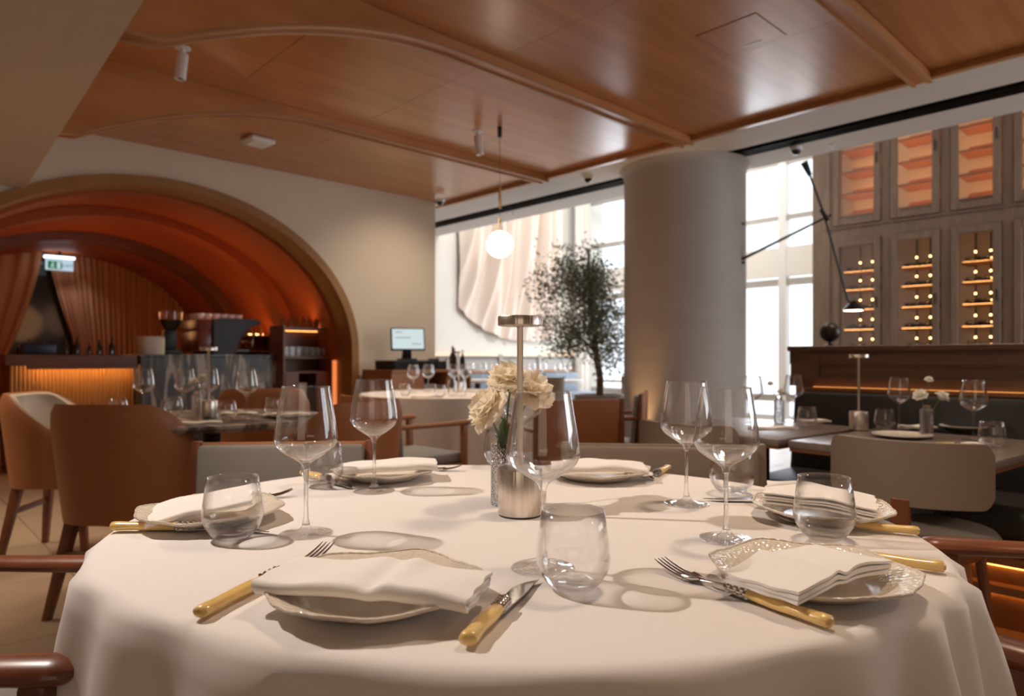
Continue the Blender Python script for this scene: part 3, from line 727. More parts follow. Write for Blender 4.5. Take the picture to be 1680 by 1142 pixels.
for r in range(2):
    for i in range(7): small('shelf_glass', (3.31 + i * .076, 7.10 + r * .11, 1.04), 'clear glass in the ' + ('front' if r == 0 else 'back') + ' row on the middle shelf inside the right jamb', 'glasses on the middle shelf')
for i in range(7): small('liquor_bottle', (3.08 + i * .09, 8.5, 1.32), 'amber bottle glowing on the deeper shelf beside the coffee machine', 'amber bottles on the deeper shelf', .7)
for i in range(7): small('shelf_glass', (3.08 + i * .09, 8.5, 1.12), 'glass on the deeper shelf below the amber bottles', 'glasses on the deeper shelf')
# espresso machine
em = thing('espresso_machine', 'large black and dark red espresso machine on the marble block', 'coffee machine', (2.62, 7.62, 1.06), 0)
bm = new()
prf = [(0.0, 0.0), (0.20, 0.0), (.22, .05), (.30, .18), (.40, .30), (.50, .33), (.50, .37), (.40, .385), (.08, .39), (0, .37)]
def extr(bm, P, y0, y1):
    A = [bm.verts.new((x, y0, z)) for x, z in P]; B = [bm.verts.new((x, y1, z)) for x, z in P]; n = len(P)
    for i in range(n): bm.faces.new((A[i], A[(i + 1) % n], B[(i + 1) % n], B[i]))
    bm.faces.new(A[::-1]); bm.faces.new(B)
extr(bm, prf, -.30, -.26); obj('side_panel', bm, 'black', em, smooth=False)
bm = new(); extr(bm, prf, .30, .34); obj('side_panel', bm, 'black', em, smooth=False)
bm = new(); box(bm, -.14, .36, -.26, .30, .24, .37, .01, 2); box(bm, -.14, .12, -.26, .30, .03, .25, .01, 2); obj('body', bm, 'machine_red', em)
bm = new(); box(bm, .12, .40, -.25, .29, .03, .06, .004, 1); obj('drip_tray', bm, 'dark_metal', em)
for y in (-.12, .12):
    bm = new(); lathe(bm, [(0, .22), (.035, .22), (.035, .16), (.03, .15), (0, .15)], 16, .30, y, 0)
    tube(bm, [(.31, y, .165), (.46, y, .15)], .012, 8)
    obj('group_head', bm, 'silver', em)
bm = new(); tube(bm, [(.215, -.305, .01), (.26, -.305, .10), (.30, -.305, .21), (.36, -.305, .29), (.49, -.305, .345)], .008, 8); obj('trim_line', bm, 'silver', em)
bm = new(); tube(bm, [(.42, -.2, .30), (.47, -.2, .22), (.44, -.2, .08)], .006, 8); obj('steam_wand', bm, 'silver', em)
for r in range(3):
    for i in range(6): small('coffee_cup', (2.54 + i * .082, 7.50 + r * .10, 1.06 + .39 - .012), 'white cup among those lined up on the espresso machine', 'cups on the espresso machine')
gr = thing('coffee_grinder', 'black coffee grinder with clear hopper left of the espresso machine', 'grinder', (2.27, 7.55, 1.06))
bm = new(); box(bm, -.08, .08, -.10, .10, 0, .05, .01, 2); box(bm, -.06, .06, -.02, .09, .05, .26, .02, 2); obj('body', bm, 'black', gr)
bm = new(); lathe(bm, [(.04, .25), (.07, .28), (.10, .34), (.105, .36), (0, .36)], 24); obj('hopper_base', bm, 'bottle_dark', gr)
bm = new(); lathe(bm, [(.105, .36), (.11, .43), (.11, .44), (0, .445)], 24); obj('hopper', bm, 'glass_small', gr)
pr = thing('paper_roll', 'pale cylindrical tub standing on the left end of the marble block', 'tub', (2.07, 7.5, 1.06))
bm = new(); lathe(bm, [(0, 0), (.12, 0), (.125, .16), (.12, .17), (0, .17)], 32); obj('body', bm, 'paper', pr)
bm = new(); lathe(bm, [(.121, .165), (.128, .17), (.12, .182), (0, .182)], 32); obj('lid', bm, 'paper', pr)
for i in range(9): small('dark_bottle', (.98 + i * .095, 7.6 + .05 * (i % 2), 1.055), 'dark bottle standing on the bar counter in front of the curtain', 'bottles on the bar counter', .5 + .22 * ((i * 7) % 3) / 2)
bb = thing('blue_crate', 'low dark blue crate at the left end of the bar counter', 'crate', (1.12, 7.45, 1.055))
bm = new(); box(bm, -.13, .13, -.08, .08, 0, .10, .01, 2); obj('body', bm, 'blue_crate_mat', bb)
# curtains and exit sign
def curtain(name, label, y, xf, z1f, z0f, n=200, amp=.035, freq=22, rows=24, mat='curtain', cat='curtain', side='L'):
    bm = new()
    def fn(s, t):
        x0, x1 = xf(t); a0, a1 = xf(0.0); x = a0 + (a1 - a0) * s + ((x0 - a0) * (1 - s) ** 5 if side == 'L' else (x1 - a1) * s ** 2)
        zt, zb = z1f(s), z0f(s)
        k = amp * (.6 + .4 * t)
        return Vector((x, y + k * sin(s * freq * 2 * pi) + .3 * k * sin(s * freq * 1.37 * 2 * pi + 1), zt + (zb - zt) * t))
    grid(bm, fn, n, rows); o = obj(name, bm, mat, ang=180); return tag(o, label, cat)
def pull(t, a, b, tt=.72, w=.5):      # tie-back narrowing
    q = math.exp(-((t - tt) / .35) ** 2); return a + (b - a) * q
curtain('curtain', 'long orange curtain right of the dark doorway, behind the bar', 11.2, lambda t: (1.77 + .32 * min(1, t * 1.9) ** 1.3, 4.0), lambda s: 2.6, lambda s: .05, 320, .03, 30)
curtain('curtain', 'orange curtain left of the dark doorway, tied back to the left', 11.2, lambda t: (-.38, 1.74 - .42 * min(1, t * 1.6) ** 1.5), lambda s: 2.6, lambda s: .05, 160, .03, 11, side='R')
ex = thing('exit_sign', 'lit green and white exit sign hanging in front of the curtains', 'sign', (1.89, 11.0, 2.22))
ex.scale = (.8, .8, .8)
bm = new(); box(bm, -.20, .20, -.02, .02, .0, .20, .004, 1); obj('panel', bm, 'exit_white', ex, smooth=False)
bm = new(); box(bm, -.17, .03, -.026, -.021, .02, .15); g1 = obj('pictogram_field', bm, 'exit_green', ex, smooth=False)
bm = new(); box(bm, -.04, .01, -.030, -.027, .03, .14); bmesh.ops.create_circle(bm, cap_ends=True, segments=10, radius=.013, matrix=Matrix.Translation((-.10, -.028, .125)) @ Matrix.Rotation(pi / 2, 4, 'X')); tube(bm, [(-.10, -.028, .11), (-.11, -.028, .07), (-.13, -.028, .035)], .007, 6); tube(bm, [(-.11, -.028, .07), (-.085, -.028, .05), (-.08, -.028, .03)], .007, 6); tube(bm, [(-.125, -.028, .085), (-.10, -.028, .10), (-.075, -.028, .085)], .006, 6); obj('running_figure', bm, 'exit_white', g1, smooth=False)
tx_ = bpy.data.curves.new('exit_text', 'FONT'); tx_.body = 'EXIT'; tx_.size = .085; tx_.extrude = .001; tx_.align_x = 'CENTER'
to = bpy.data.objects.new('lettering', tx_); sc.collection.objects.link(to); tx_.materials.append(M['exit_green']); to.parent = ex; to.location = (.115, -.024, .055); to.rotation_euler = (pi / 2, 0, 0); to['label'] = 'green EXIT letters'
bpy.context.view_layer.update()
me_ = bpy.data.meshes.new_from_object(to.evaluated_get(bpy.context.evaluated_depsgraph_get())); bpy.data.objects.remove(to)
to = obj('lettering', me_, None, ex, label='green EXIT letters'); to.location = (.115, -.024, .055); to.rotation_euler = (pi / 2, 0, 0)
bm = new(); box(bm, -.22, .22, -.05, .05, .20, .24, .004, 1); obj('light_bar', bm, 'sign_light', ex, smooth=False)
bm = new(); box(bm, -.02, .02, -.01, .01, .24, .34); obj('bracket', bm, 'black', ex, smooth=False)
light('sign_wash', 'SPOT', (1.95, 10.8, 2.42), 12, (.75, .85, 1.0), (2.1, 11.2, 1.3), spot=80, blend=1, shadow_soft=.05)
light('cup_fill', 'SPOT', (2.9, 7.35, 2.25), 60, (1.0, .78, .55), (2.75, 7.62, 1.45), spot=70, blend=1, shadow_soft=.05)  # fill added to brighten the cups on the espresso machine
light('bar_fill', 'POINT', (1.8, 9.2, 1.6), 8, (1.0, .45, .18), shadow_soft=.3)
light('bar_fill_front', 'POINT', (2.6, 7.9, 1.75), 3, (1.0, .45, .18), shadow_soft=.3)

# ================================================================== CASHIER STATION
ct = thing('cashier_counter', 'timber service counter with open compartments under the till', 'counter', (0, 0, 0))
c0, c1 = 3.93, 5.02
pbox('top', c0, c1, 5.98, 6.56, .87, .90, 'counter_wood', ct, .003)
for x in (c0 + .01, c0 + .40, c0 + .73, c1 - .03): pbox('divider', x, x + .02, 6.0, 6.56, .0, .87, 'counter_wood', ct)
pbox('back_panel', c0, c1, 6.54, 6.56, 0, .87, 'bar_wood', ct)
for z in (.66, .4, .06): pbox('shelf', c0 + .02, c1 - .02, 6.02, 6.54, z, z + .02, 'counter_wood', ct)
pbox('front_board', c0, c0 + .4, 5.985, 6.0, .06, .87, 'counter_wood', ct)
pbox('paper_stack', c0 + .46, c0 + .66, 6.1, 6.4, .68, .74, 'paper', ct)
dw = thing('cash_drawer', 'wide black cash drawer on the service counter', 'till drawer', (4.30, 6.22, .90))
bm = new(); box(bm, -.30, .24, -.18, .2, 0, .10, .006, 1); obj('body', bm, 'black', dw)
bm = new(); box(bm, -.29, .23, -.186, -.18, .015, .085, .002, 1); d_ = obj('drawer_front', bm, 'black_gloss', dw)
bm = new(); lathe(bm, [(0, 0), (.012, 0), (.012, .006), (0, .006)], 16); bmesh.ops.transform(bm, matrix=Matrix.Translation((.1, -.186, .05)) @ Matrix.Rotation(pi / 2, 4, 'X'), verts=bm.verts); obj('lock', bm, 'silver', d_)
mo = thing('till_screen', 'lit touchscreen monitor on a black stand above the cash drawer', 'monitor', (4.27, 6.20, 1.00), radians(-25))
bm = new(); box(bm, -.10, .10, -.08, .10, 0, .02, .006, 1); hexa(bm, [(-.05, 0, .02), (.05, 0, .02), (.05, .08, .02), (-.05, .08, .02)], [(-.04, -.04, .16), (.04, -.04, .16), (.04, .03, .16), (-.04, .03, .16)], .004); obj('stand', bm, 'black', mo)
R = Matrix.Translation((0, -.05, .23)) @ Matrix.Rotation(radians(-12), 4, 'X')
bm = new(); box(bm, -.185, .185, -.012, .02, -.125, .125, .008, 2); bmesh.ops.transform(bm, matrix=R, verts=bm.verts); b_ = obj('housing', bm, 'black', mo)
bm = new(); box(bm, -.17, .17, -.0135, -.0125, -.11, .11); bmesh.ops.transform(bm, matrix=R, verts=bm.verts); obj('screen', bm, 'screen', mo, smooth=False)
for zz, x0, x1 in ((.07, -.14, -.06), (.01, -.14, .03), (-.06, .04, .14)):
    bm = new(); box(bm, x0, x1, -.0142, -.0136, zz, zz + .008); bmesh.ops.transform(bm, matrix=R, verts=bm.verts); obj('screen_line', bm, 'bench_panel', mo, smooth=False)
pn = thing('card_terminal', 'black receipt printer right of the till drawer', 'printer', (4.68, 6.2, .90))
bm = new(); box(bm, -.07, .07, -.09, .09, 0, .12, .012, 2); obj('body', bm, 'black', pn)
bm = new(); box(bm, -.045, .045, -.095, -.05, .09, .124, .003, 1); obj('paper_slot', bm, 'white_plastic', pn)
for i, (x, y, s) in enumerate(((4.84, 6.10, 1.0), (4.90, 6.2, 1.1), (4.95, 6.08, .9))):
    small('dark_bottle', (x, y, .90), 'dark bottle beside the receipt printer at the end of the service counter', 'bottles on the service counter', s)

# ================================================================== HALL BEYOND: bench, drape, curtains, tree
bn = thing('wall_bench', 'pale panelled bench back with blue seats along the far wall', 'bench', (0, 8.25, 0))
pbox('back_board', 4.6, 9.3, -.12, .02, .45, 1.04, 'bench_panel', bn, .004)
for x in (4.72, 5.55, 6.45, 7.35, 8.25): pbox('upright', x, x + .09, -.15, -.12, .45, 1.09, 'bench_panel', bn, .004)
pbox('top_cap', 4.6, 9.3, -.16, .03, 1.04, 1.065, 'bench_panel', bn, .004)
pbox('lower_rail', 4.6, 9.3, -.15, -.12, .79, .83, 'counter_wood', bn, .004)
for i in range(5): 
    bm = new(); box(bm, 4.72 + i * .9, 5.56 + i * .9, -.24, -.15, .44, .78, .03, 2); obj('cushion', bm, 'blue_fabric', bn)
    bm = new(); box(bm, 4.72 + i * .9, 5.56 + i * .9, -.72, -.16, .34, .45, .03, 2); obj('seat', bm, 'blue_fabric', bn)
bm = new(); box(bm, 4.8, 9.4, .033, .042, 1.00, 1.01); obj('strip_light', bm, 'led_amber', bn, smooth=False)
# draped fabric relief
def drape_fn():
    x0, x1 = 6.62, 8.95
    def bottom(s): return 1.32 + 2.0 * abs(s - .62) ** 2.6 * 0.85
    def fn(s, t):
        zt = 5.0; zb = bottom(s)
        x = x0 + (x1 - x0) * s + .10 * t * (1 - s) * sin(t * 3) - .18 * sin(pi * t) * (s < .3) * (.3 - s)
        z = zt + (zb - zt) * t
        sw_ = s + .42 * (t ** 2.2) * (s - .62) * -0.55
        y = .10 + .055 * sin(sw_ * 58 + 5 * t * t) + .04 * sin(sw_ * 27 - 3 * t + 1) + .03 * sin(sw_ * 101 + t * 4)
        y *= (.45 + .75 * sin(pi * min(1, t * .9 + .12))) * (0.25 + .75 * min(1, s * 9)) * (0.2 + .8 * min(1, (1 - s) * 9))
        return Vector((x, 8.27 - y * 1.4, z))
    return fn
bm = new(); grid(bm, drape_fn(), 150, 60); o = obj('fabric_drape', bm, 'drape', ang=180); tag(o, 'large swagged cream fabric draped in folds on the far wall', 'drape')
curtain('sheer_curtain', 'pale sheer curtain at the window left of the column', 9.3, lambda t: (9.15, 9.50), lambda s: 5.0, lambda s: .05, 90, .05, 8, mat='sheer')
o = bpy.data.objects['sheer_curtain']; 
for v_ in o.data.vertices: v_.co.y -= 1.25
# olive tree
tp = camv0 = c2w(.975, 7.6)
tr = thing('olive_tree', 'olive tree with grey-green foliage in a pale pot left of the column', 'tree', (tp[0], tp[1], 0))
bm = new(); lathe(bm, [(0, 0), (.20, 0), (.27, .36), (.28, .62), (.25, .62), (.24, .56), (0, .56)], 36); obj('pot', bm, 'grey_pot', tr)
bm = new(); rnd = random.Random(5)
cen = (.728 * -.18, -.686 * -.18)
tube(bm, [(0, 0, .5), (.01, .0, .8), (-.03, .02, 1.05), (-.06, .03, 1.35), (-.10, .05, 1.75), (-.12, .06, 2.2)], [.045, .038, .034, .028, .018, .008], 8)
tips = []
for i in range(26):
    a = rnd.uniform(0, 6.28); z0 = rnd.uniform(.9, 1.72); L = rnd.uniform(.25, .58) * (1.25 - .35 * z0 / 2)
    q = (z0 - .5) / 1.7; sx_, sy_ = -.12 * q, .06 * q
    e = (sx_ + L * cos(a) + cen[0], sy_ + L * sin(a) + cen[1], z0 + rnd.uniform(.05, .5) - (.25 if i % 4 == 0 else 0))
    m_ = ((sx_ + e[0]) / 2, (sy_ + e[1]) / 2, (z0 + e[2]) / 2 + .06)
    tube(bm, [(sx_, sy_, z0), m_, e], [.012, .007, .003], 5); tips += [Vector(m_), Vector(e), (Vector(m_) + Vector(e)) / 2]
tips += [Vector((-.12, .06, 2.0)), Vector((-.1, .05, 2.12)), Vector((0, 0, 2.0))]
obj('trunk', bm, 'bark', tr)
bm = new()
for c in tips:
    for i in range(105):
        p = c + Vector((rnd.gauss(0, .095), rnd.gauss(0, .095), rnd.gauss(0, .11)))
        d = Vector((rnd.uniform(-1, 1), rnd.uniform(-1, 1), rnd.uniform(-.4, 1))).normalized(); s_ = d.cross(Vector((rnd.uniform(-1, 1), rnd.uniform(-1, 1), rnd.uniform(-1, 1)))).normalized()
        L = rnd.uniform(.035, .065); w_ = .0095
        vs = [bm.verts.new(q) for q in (p, p + d * L * .5 + s_ * w_, p + d * L, p + d * L * .5 - s_ * w_)]
        bm.faces.new(vs)
o = obj('foliage', bm, 'leaf_green', tr, smooth=False); o['kind'] = 'stuff'
# ================================================================== MAIN TABLE
TZ = 0.755
TC = (0.018, 1.158)                     # centre, right of / ahead of the lens
tcu, tcv = c2w(*TC)
# cloth outline (metres) read round the rim, smoothed
RA = [(-180, .664), (-165, .652), (-150, .640), (-140, .614), (-125, .592), (-105, .582), (-85, .582), (-65, .588), (-50, .604), (-35, .628), (-22, .628), (-8, .618), (10, .602), (30, .582), (50, .562), (75, .562), (97, .573), (112, .606), (130, .630), (150, .660), (165, .668), (180, .664)]
def rim(a):
    a = (a + 180) % 360 - 180
    for (a0, r0), (a1, r1) in zip(RA[:-1], RA[1:]):
        if a0 <= a <= a1:
            t = (a - a0) / (a1 - a0); t = t * t * (3 - 2 * t) * 0.5 + t * 0.5
            return r0 + (r1 - r0) * t - 0.006
    return 0.6
def folds(a, s):                         # skirt folds, a degrees, s 0..1 down the skirt
    f = 0.0
    for c, wd, amp in ((-31, 2.6, .085), (-38, 2.4, .05), (-46, 2.8, .070), (-58, 5, .035), (-22, 3, .06), (-10, 8, .05), (8, 7, .05), (25, 9, .06), (45, 8, .05), (70, 10, .06), (95, 9, .05), (118, 8, .06), (140, 8, .05), (160, 7, .05), (-178, 3.5, .06), (-166, 3.5, .055), (-152, 4.5, .055), (-138, 7, .05), (-118, 9, .045), (-96, 11, .03), (-76, 8, .035)):
        d = ((a - c + 180) % 360 - 180) / wd
        f += amp * math.exp(-d * d)
    return (f * 1.25 - 0.028) * min(1, s * 1.8) ** 0.55 + 0.03 * s
bm = new()
NA = 360
prof = [(0.0, 0, 0), (0.25, 0, 0), (0.5, 0, 0), (0.7, 0, 0), (0.85, 0, 0), (0.94, 0, 0), (0.975, 0, 0), (0.99, -0.0015, 0), (1.0, -0.006, 0.0), (1.006, -0.015, 0.03)]
for k in range(1, 19): prof.append((1.008, -0.015 - 0.70 * (k / 18) ** 1.1, k / 18))
rings = []
for k, (q, z, s) in enumerate(prof):
    if q == 0: rings.append([bm.verts.new((0, 0, TZ))]); continue
    ring = []
    for i in range(NA):
        a = -180 + 360.0 * i / NA
        r = rim(a) * q + (folds(a, s) if s > 0 else 0)
        zz = TZ + z
        if q > 0.9 and s == 0: zz -= 0.0
        ra = radians(a)
        ring.append(bm.verts.new((r * cos(ra), r * sin(ra), zz)))
    rings.append(ring)
for A, B in zip(rings[:-1], rings[1:]):
    for i in range(NA):
        j = (i + 1) % NA
        if len(A) == 1: bm.faces.new((A[0], B[i], B[j]))
        else: bm.faces.new((A[i], B[i], B[j], A[j]))
cl = obj('tablecloth', bm, 'cloth', ang=180)
cl.location = (tcu, tcv, 0); cl.rotation_euler = (0, 0, YR)
tag(cl, 'large white cloth draped over the round foreground table', 'tablecloth')
tb = thing('round_table', 'round table hidden under the large white foreground cloth', 'table', (tcu, tcv, 0), YR)
bm = new(); lathe(bm, [(0, TZ - 0.03), (0.54, TZ - 0.03), (0.545, TZ - 0.015), (0.54, TZ - 0.003), (0, TZ - 0.003)], 64); obj('tabletop', bm, 'table_wood', tb)
bm = new(); lathe(bm, [(0, 0.03), (0.05, 0.03), (0.045, 0.2), (0.045, TZ - 0.03), (0, TZ - 0.03)], 24); obj('pedestal', bm, 'black', tb)
bm = new(); lathe(bm, [(0, 0), (0.28, 0), (0.28, 0.015), (0.05, 0.03), (0, 0.03)], 40); obj('base', bm, 'black', tb)

def place(px, py, z=TZ): p = on(px, py, z); return (p.x, p.y, z)

# ---- wine glasses
def wine_glass(name, label, loc, h=0.225, sc_=1.0, seg=56, group=None, solid_foot=True):
    t = thing(name, label, 'wine glass', loc, 0, group)
    s = h / 0.225; w_ = sc_
    outer = [(0.0045, .098), (0.0062, .105), (.0125, .1115), (.0270, .1205), (.0415, .1320), (.0467, .143), (.0464, .152), (.0440, .172), (.0405, .193), (.0372, .213), (.0352, .225)]
    inner = [(.0345, .225), (.0364, .213), (.0397, .193), (.0432, .172), (.0455, .152), (.0458, .1435), (.0405, .1332), (.026, .1225), (.0105, .1138), (0.0, .1122)]
    def smoothp(P, n=3):
        P = [Vector(p) for p in P]; out = []
        for i in range(len(P) - 1):
            p0 = P[max(i - 1, 0)]; p1 = P[i]; p2 = P[i + 1]; p3 = P[min(i + 2, len(P) - 1)]
            for j in range(n):
                q = j / n
                out.append(0.5 * ((2 * p1) + (-p0 + p2) * q + (2 * p0 - 5 * p1 + 4 * p2 - p3) * q * q + (-p0 + 3 * p1 - 3 * p2 + p3) * q ** 3))
        out.append(P[-1]); return [(max(v.x, 0), v.y) for v in out]
    bm = new()
    n = 3 if seg > 40 else 1
    prof = smoothp(outer, n) + smoothp(inner, n)
    lathe(bm, [(r * w_, z * s) for r, z in prof], seg)
    obj('bowl', bm, 'glass' if seg > 40 else 'glass_small', t, ang=180)
    bm = new()
    st = [(0.0, .0975), (0.0044, .0975), (.0036, .085), (.0033, .06), (.0033, .04), (.0040, .024), (.0062, .014), (0, .0135)]
    lathe(bm, [(r * w_, z * s) for r, z in smoothp(st, 2 if seg > 40 else 1)], seg)
    obj('stem', bm, 'glass_solid' if solid_foot else 'glass_small', t, ang=60)
    ft = [(.0062, .014), (.010, .0085), (.020, .0048), (.034, .0026), (.0395, .0018), (.0400, .0010), (.0395, .0003), (.02, .0003), (0, .0003)]
    bm = new(); lathe(bm, [(r * w_, z * s) for r, z in smoothp(ft, 2 if seg > 40 else 1)], seg); obj('foot', bm, 'glass_foot', t, ang=60)
    return t
wine_glass('wine_glass', 'tall wine glass at the front left, just behind the long folded napkin', place(502, 876))
wine_glass('wine_glass', 'tall wine glass at the rear left, in front of the rolled napkin', place(614, 806))
wine_glass('wine_glass', 'wine glass just right of the metal lamp base, behind the front tumbler', place(891, 932))
wine_glass('wine_glass', 'wine glass on the right half of the table, rear of the overlapping pair', place(1126, 827))
wine_glass('wine_glass', 'wine glass on the right half of the table, front of the overlapping pair', place(1191, 885))
wine_glass('wine_glass', 'wine glass half hidden behind the flowers and the metal lamp', place(857, 768))

# ---- tumblers
def tumbler(name, label, loc, s=1.0, seg=56, group=None, rich=True):
    t = thing(name, label, 'tumbler', loc, 0, group)
    o = [(0.022, .0008), (0.0255, .003), (.033, .010), (.0405, .022), (.0438, .033), (.0442, .040), (.0428, .054), (.0402, .072), (.0368, .094)]
    i = [(.0360, .094), (.0393, .072), (.0419, .054), (.0432, .040), (.0426, .033), (.0392, .0225), (.031, .0130), (.018, .009), (0, .008)]
    bm = new(); lathe(bm, [(r * s, z * s) for r, z in o + i], seg)
    obj('wall', bm, 'glass' if rich else 'glass_small', t, ang=180)
    bm = new(); lathe(bm, [(r * s, z * s) for r, z in [(0, .0025), (.010, .0022), (.018, .0006), (.022, .0006), (.0255, .003), (.0300, .0078), (.026, .0098), (.018, .0082), (0, .0075)]], seg)
    obj('base', bm, 'glass_foot', t, ang=60)
    return t
tumbler('tumbler', 'empty stemless tumbler in front of the far left plate', place(382, 884), 0.98)
tumbler('tumbler', 'empty stemless tumbler behind the frontmost left wine glass', place(529, 798), 0.98)
tumbler('tumbler', 'empty stemless tumbler at the front centre, the largest looking glass', place(940, 966), 0.98)
tumbler('tumbler', 'empty stemless tumbler seen through the right pair of wine glasses', place(1201, 810), 0.98)
tumbler('tumbler', 'empty stemless tumbler between the two plates on the right', place(1352, 884), 0.98)
tumbler('tumbler', 'empty stemless tumbler tucked behind the cut-glass vase', place(822, 764), 0.98)

# ---- plates
def scallop(a, z, k):
    q = (a / (2 * pi) * 6) % 1.0
    f = abs(q - 0.5) * 2                       # 1 at the points
    return 1 + (0.055 * f ** 2.2 + 0.010 * sin(3 * 2 * pi * q) * (1 - f)) * k
def plate(label, loc, rz, R=0.112):
    t = thing('plate', label, 'plate', loc, rz)
    bm = new()
    pr = [(0, .0045), (.5, .0045), (.60, .0050), (.68, .0085), (.78, .0150), (.88, .0200), (.96, .0225), (1.0, .0232), (1.004, .0215), (.97, .0190), (.88, .0160), (.77, .0110), (.66, .0040), (.58, .0012), (.5, .0008), (0, .0008)]
    seg = 120; rings = []
    for (r, z) in pr:
        if r == 0: rings.append([bm.verts.new((0, 0, z))]); continue
        ring = []
        k = max(0, (r - 0.6) / 0.4)
        for i in range(seg):
            a = 2 * pi * i / seg
            rr = R * r * scallop(a, z, k)
            q = (a / (2 * pi) * 6) % 1.0
            zz = z + k * 0.0022 * cos(2 * pi * q) + (0.0007 * sin(a * 60) * k * (1 if z > 0.01 else 0))
            ring.append(bm.verts.new((rr * cos(a), rr * sin(a), max(zz, 0.0006))))
        rings.append(ring)
    for A, B in zip(rings[:-1], rings[1:]):
        for i in range(seg):
            j = (i + 1) % seg
            if len(A) == 1: bm.faces.new((A[0], B[i], B[j]))
            elif len(B) == 1: bm.faces.new((A[i], B[0], A[j]))
            else: bm.faces.new((A[i], B[i], B[j], A[j]))
    obj('dish', bm, 'plate_glaze', t, ang=60)
    bm = new()                                  # raised beaded edge
    pts = []
    for i in range(seg + 1):
        a = 2 * pi * i / seg; q = (a / (2 * pi) * 6) % 1.0
        rr = R * 0.995 * scallop(a, 0, 1); pts.append((rr * cos(a), rr * sin(a), .0232 + 0.0022 * cos(2 * pi * q)))
    tube(bm, pts, [0.0014 + 0.0005 * (i % 2) for i in range(seg + 1)], 6, cap=False)
    obj('beaded_edge', bm, 'plate_glaze', t, ang=180)
    return t
def glaze():
    m, t, b = nt('plate_glaze')
    b.inputs['Base Color'].default_value = (0.76, 0.68, 0.58, 1); b.inputs['Roughness'].default_value = 0.16
    tc = t.nodes.new('ShaderNodeTexCoord')
    vo = t.nodes.new('ShaderNodeTexVoronoi'); vo.inputs['Scale'].default_value = 170
    t.links.new(tc.outputs['Object'], vo.inputs['Vector'])
    # relief only on the rim, outside 7 cm radius
    ln = t.nodes.new('ShaderNodeVectorMath'); ln.operation = 'LENGTH'; t.links.new(tc.outputs['Object'], ln.inputs[0])
    gt = t.nodes.new('ShaderNodeMapRange'); gt.inputs[1].default_value = 0.072; gt.inputs[2].default_value = 0.082
    t.links.new(ln.outputs['Value'], gt.inputs[0])
    ml = t.nodes.new('ShaderNodeMath'); ml.operation = 'MULTIPLY'; t.links.new(vo.outputs['Distance'], ml.inputs[0]); t.links.new(gt.outputs[0], ml.inputs[1])
    bp = t.nodes.new('ShaderNodeBump'); bp.inputs['Strength'].default_value = 0.7; bp.inputs['Distance'].default_value = 0.002
    t.links.new(ml.outputs[0], bp.inputs['Height']); t.links.new(bp.outputs[0], b.inputs['Normal'])
glaze()
def XZ(X, Z, z=TZ): u, v = c2w(X, Z); return (u, v, z)
PL = [('scalloped cream plate at the front left under the long folded napkin', -.150, .752, 12, .113),
      ('scalloped cream plate at the right front under the square folded napkin', .352, .802, 40, .110),
      ('scalloped cream plate at the far left behind the tumbler', -.492, 1.118, 5, .110),
      ('cream plate at the rear left under the rolled napkin', -.283, 1.510, 20, .110),
      ('cream plate at the rear right under the flat napkin', .190, 1.520, 0, .112),
      ('scalloped cream plate at the far right behind the tumbler', .517, 1.140, 12, .108)]
for lb, X, Z, a, R in PL: plate(lb, XZ(X, Z), radians(a) + YR, R)

# ---- napkins: nested U folds, closed side at -y
def napkin(label, X, Z, deg, L, W, z, layers=2, gap=0.0042, wave=0.004, droop=0.004, fan=0.0, seed=0, tilt=(0, 0), th=0.0026, crease=None):
    rnd = random.Random(seed); ph = [rnd.uniform(0, 6.28) for _ in range(6)]
    o = thing('napkin', label, 'napkin', XZ(X, Z, z), radians(deg) + YR)
    bm = new(); NL = 44
    top = gap * (2 * layers - 1)
    for k in range(layers):
        g = gap * (0.5 + k)                      # half gap of this U
        zc = top / 2
        prof = []
        nW = 14
        inset = gap * (layers - 1 - k) * 0.9 + 0.001
        for i in range(nW + 1): prof.append((W / 2 - (W - inset) * i / nW * 1.0, zc + g))
        y_ = W / 2 - (W - inset)
        for i in range(1, 7):
            a = pi / 2 + pi * i / 7; prof.append((y_ + g * 0.9 * cos(a), zc + g * sin(a)))
        for i in range(nW + 1): prof.append((y_ + (W - inset) * i / nW, zc - g))
        np_ = len(prof)
        def fn(s, t_, prof=prof, k=k, np_=np_):
            i = min(int(round(t_ * (np_ - 1))), np_ - 1); y, zz = prof[i]
            x = (s - 0.5) * L * (1 + 0.006 * k) + 0.0015 * sin(ph[0] + i) * k
            e = abs(s - 0.5) * 2
            up = wave * (sin(ph[1] + s * 7 + y * 12) * 0.6 + sin(ph[2] + s * 13 - y * 30) * 0.35)
            dr = -droop * e ** 3
            cr = 0
            if crease: cr = -0.004 * math.exp(-((s - crease) / 0.05) ** 2) + 0.003 * math.exp(-((s - crease - 0.09) / 0.06) ** 2)
            zf = zz * (1 + fan * max(0, y / W + 0.5))
            upper = (zz / max(top, 1e-5))
            return Vector((x, y + 0.002 * sin(ph[3] + s * 9), zf + (up + cr) * (0.35 + 0.65 * upper) + dr + tilt[0] * x + tilt[1] * y))
        g_ = grid(bm, fn, NL, np_ - 1)
    solid(bm, th)
    obj('folded_cloth', bm, 'napkin', o, ang=50)
    return o
napkin('long white folded napkin across the front left plate, loose layers at its right end', -.146, .730, -14, .232, .084, TZ + .0235, 2, .0052, .0045, .003, seed=3, th=.0036, crease=.55)
napkin('white napkin folded square on the right front plate, its near edge open in two layers', .337, .778, 215, .190, .094, TZ + .024, 2, .0036, .003, .004, seed=5, fan=.3, th=.003, crease=.5)
napkin('white folded napkin slanting up on the far left plate', -.505, 1.115, 20, .150, .110, TZ + .026, 2, .0028, .002, .002, seed=8, tilt=(.16, .06))
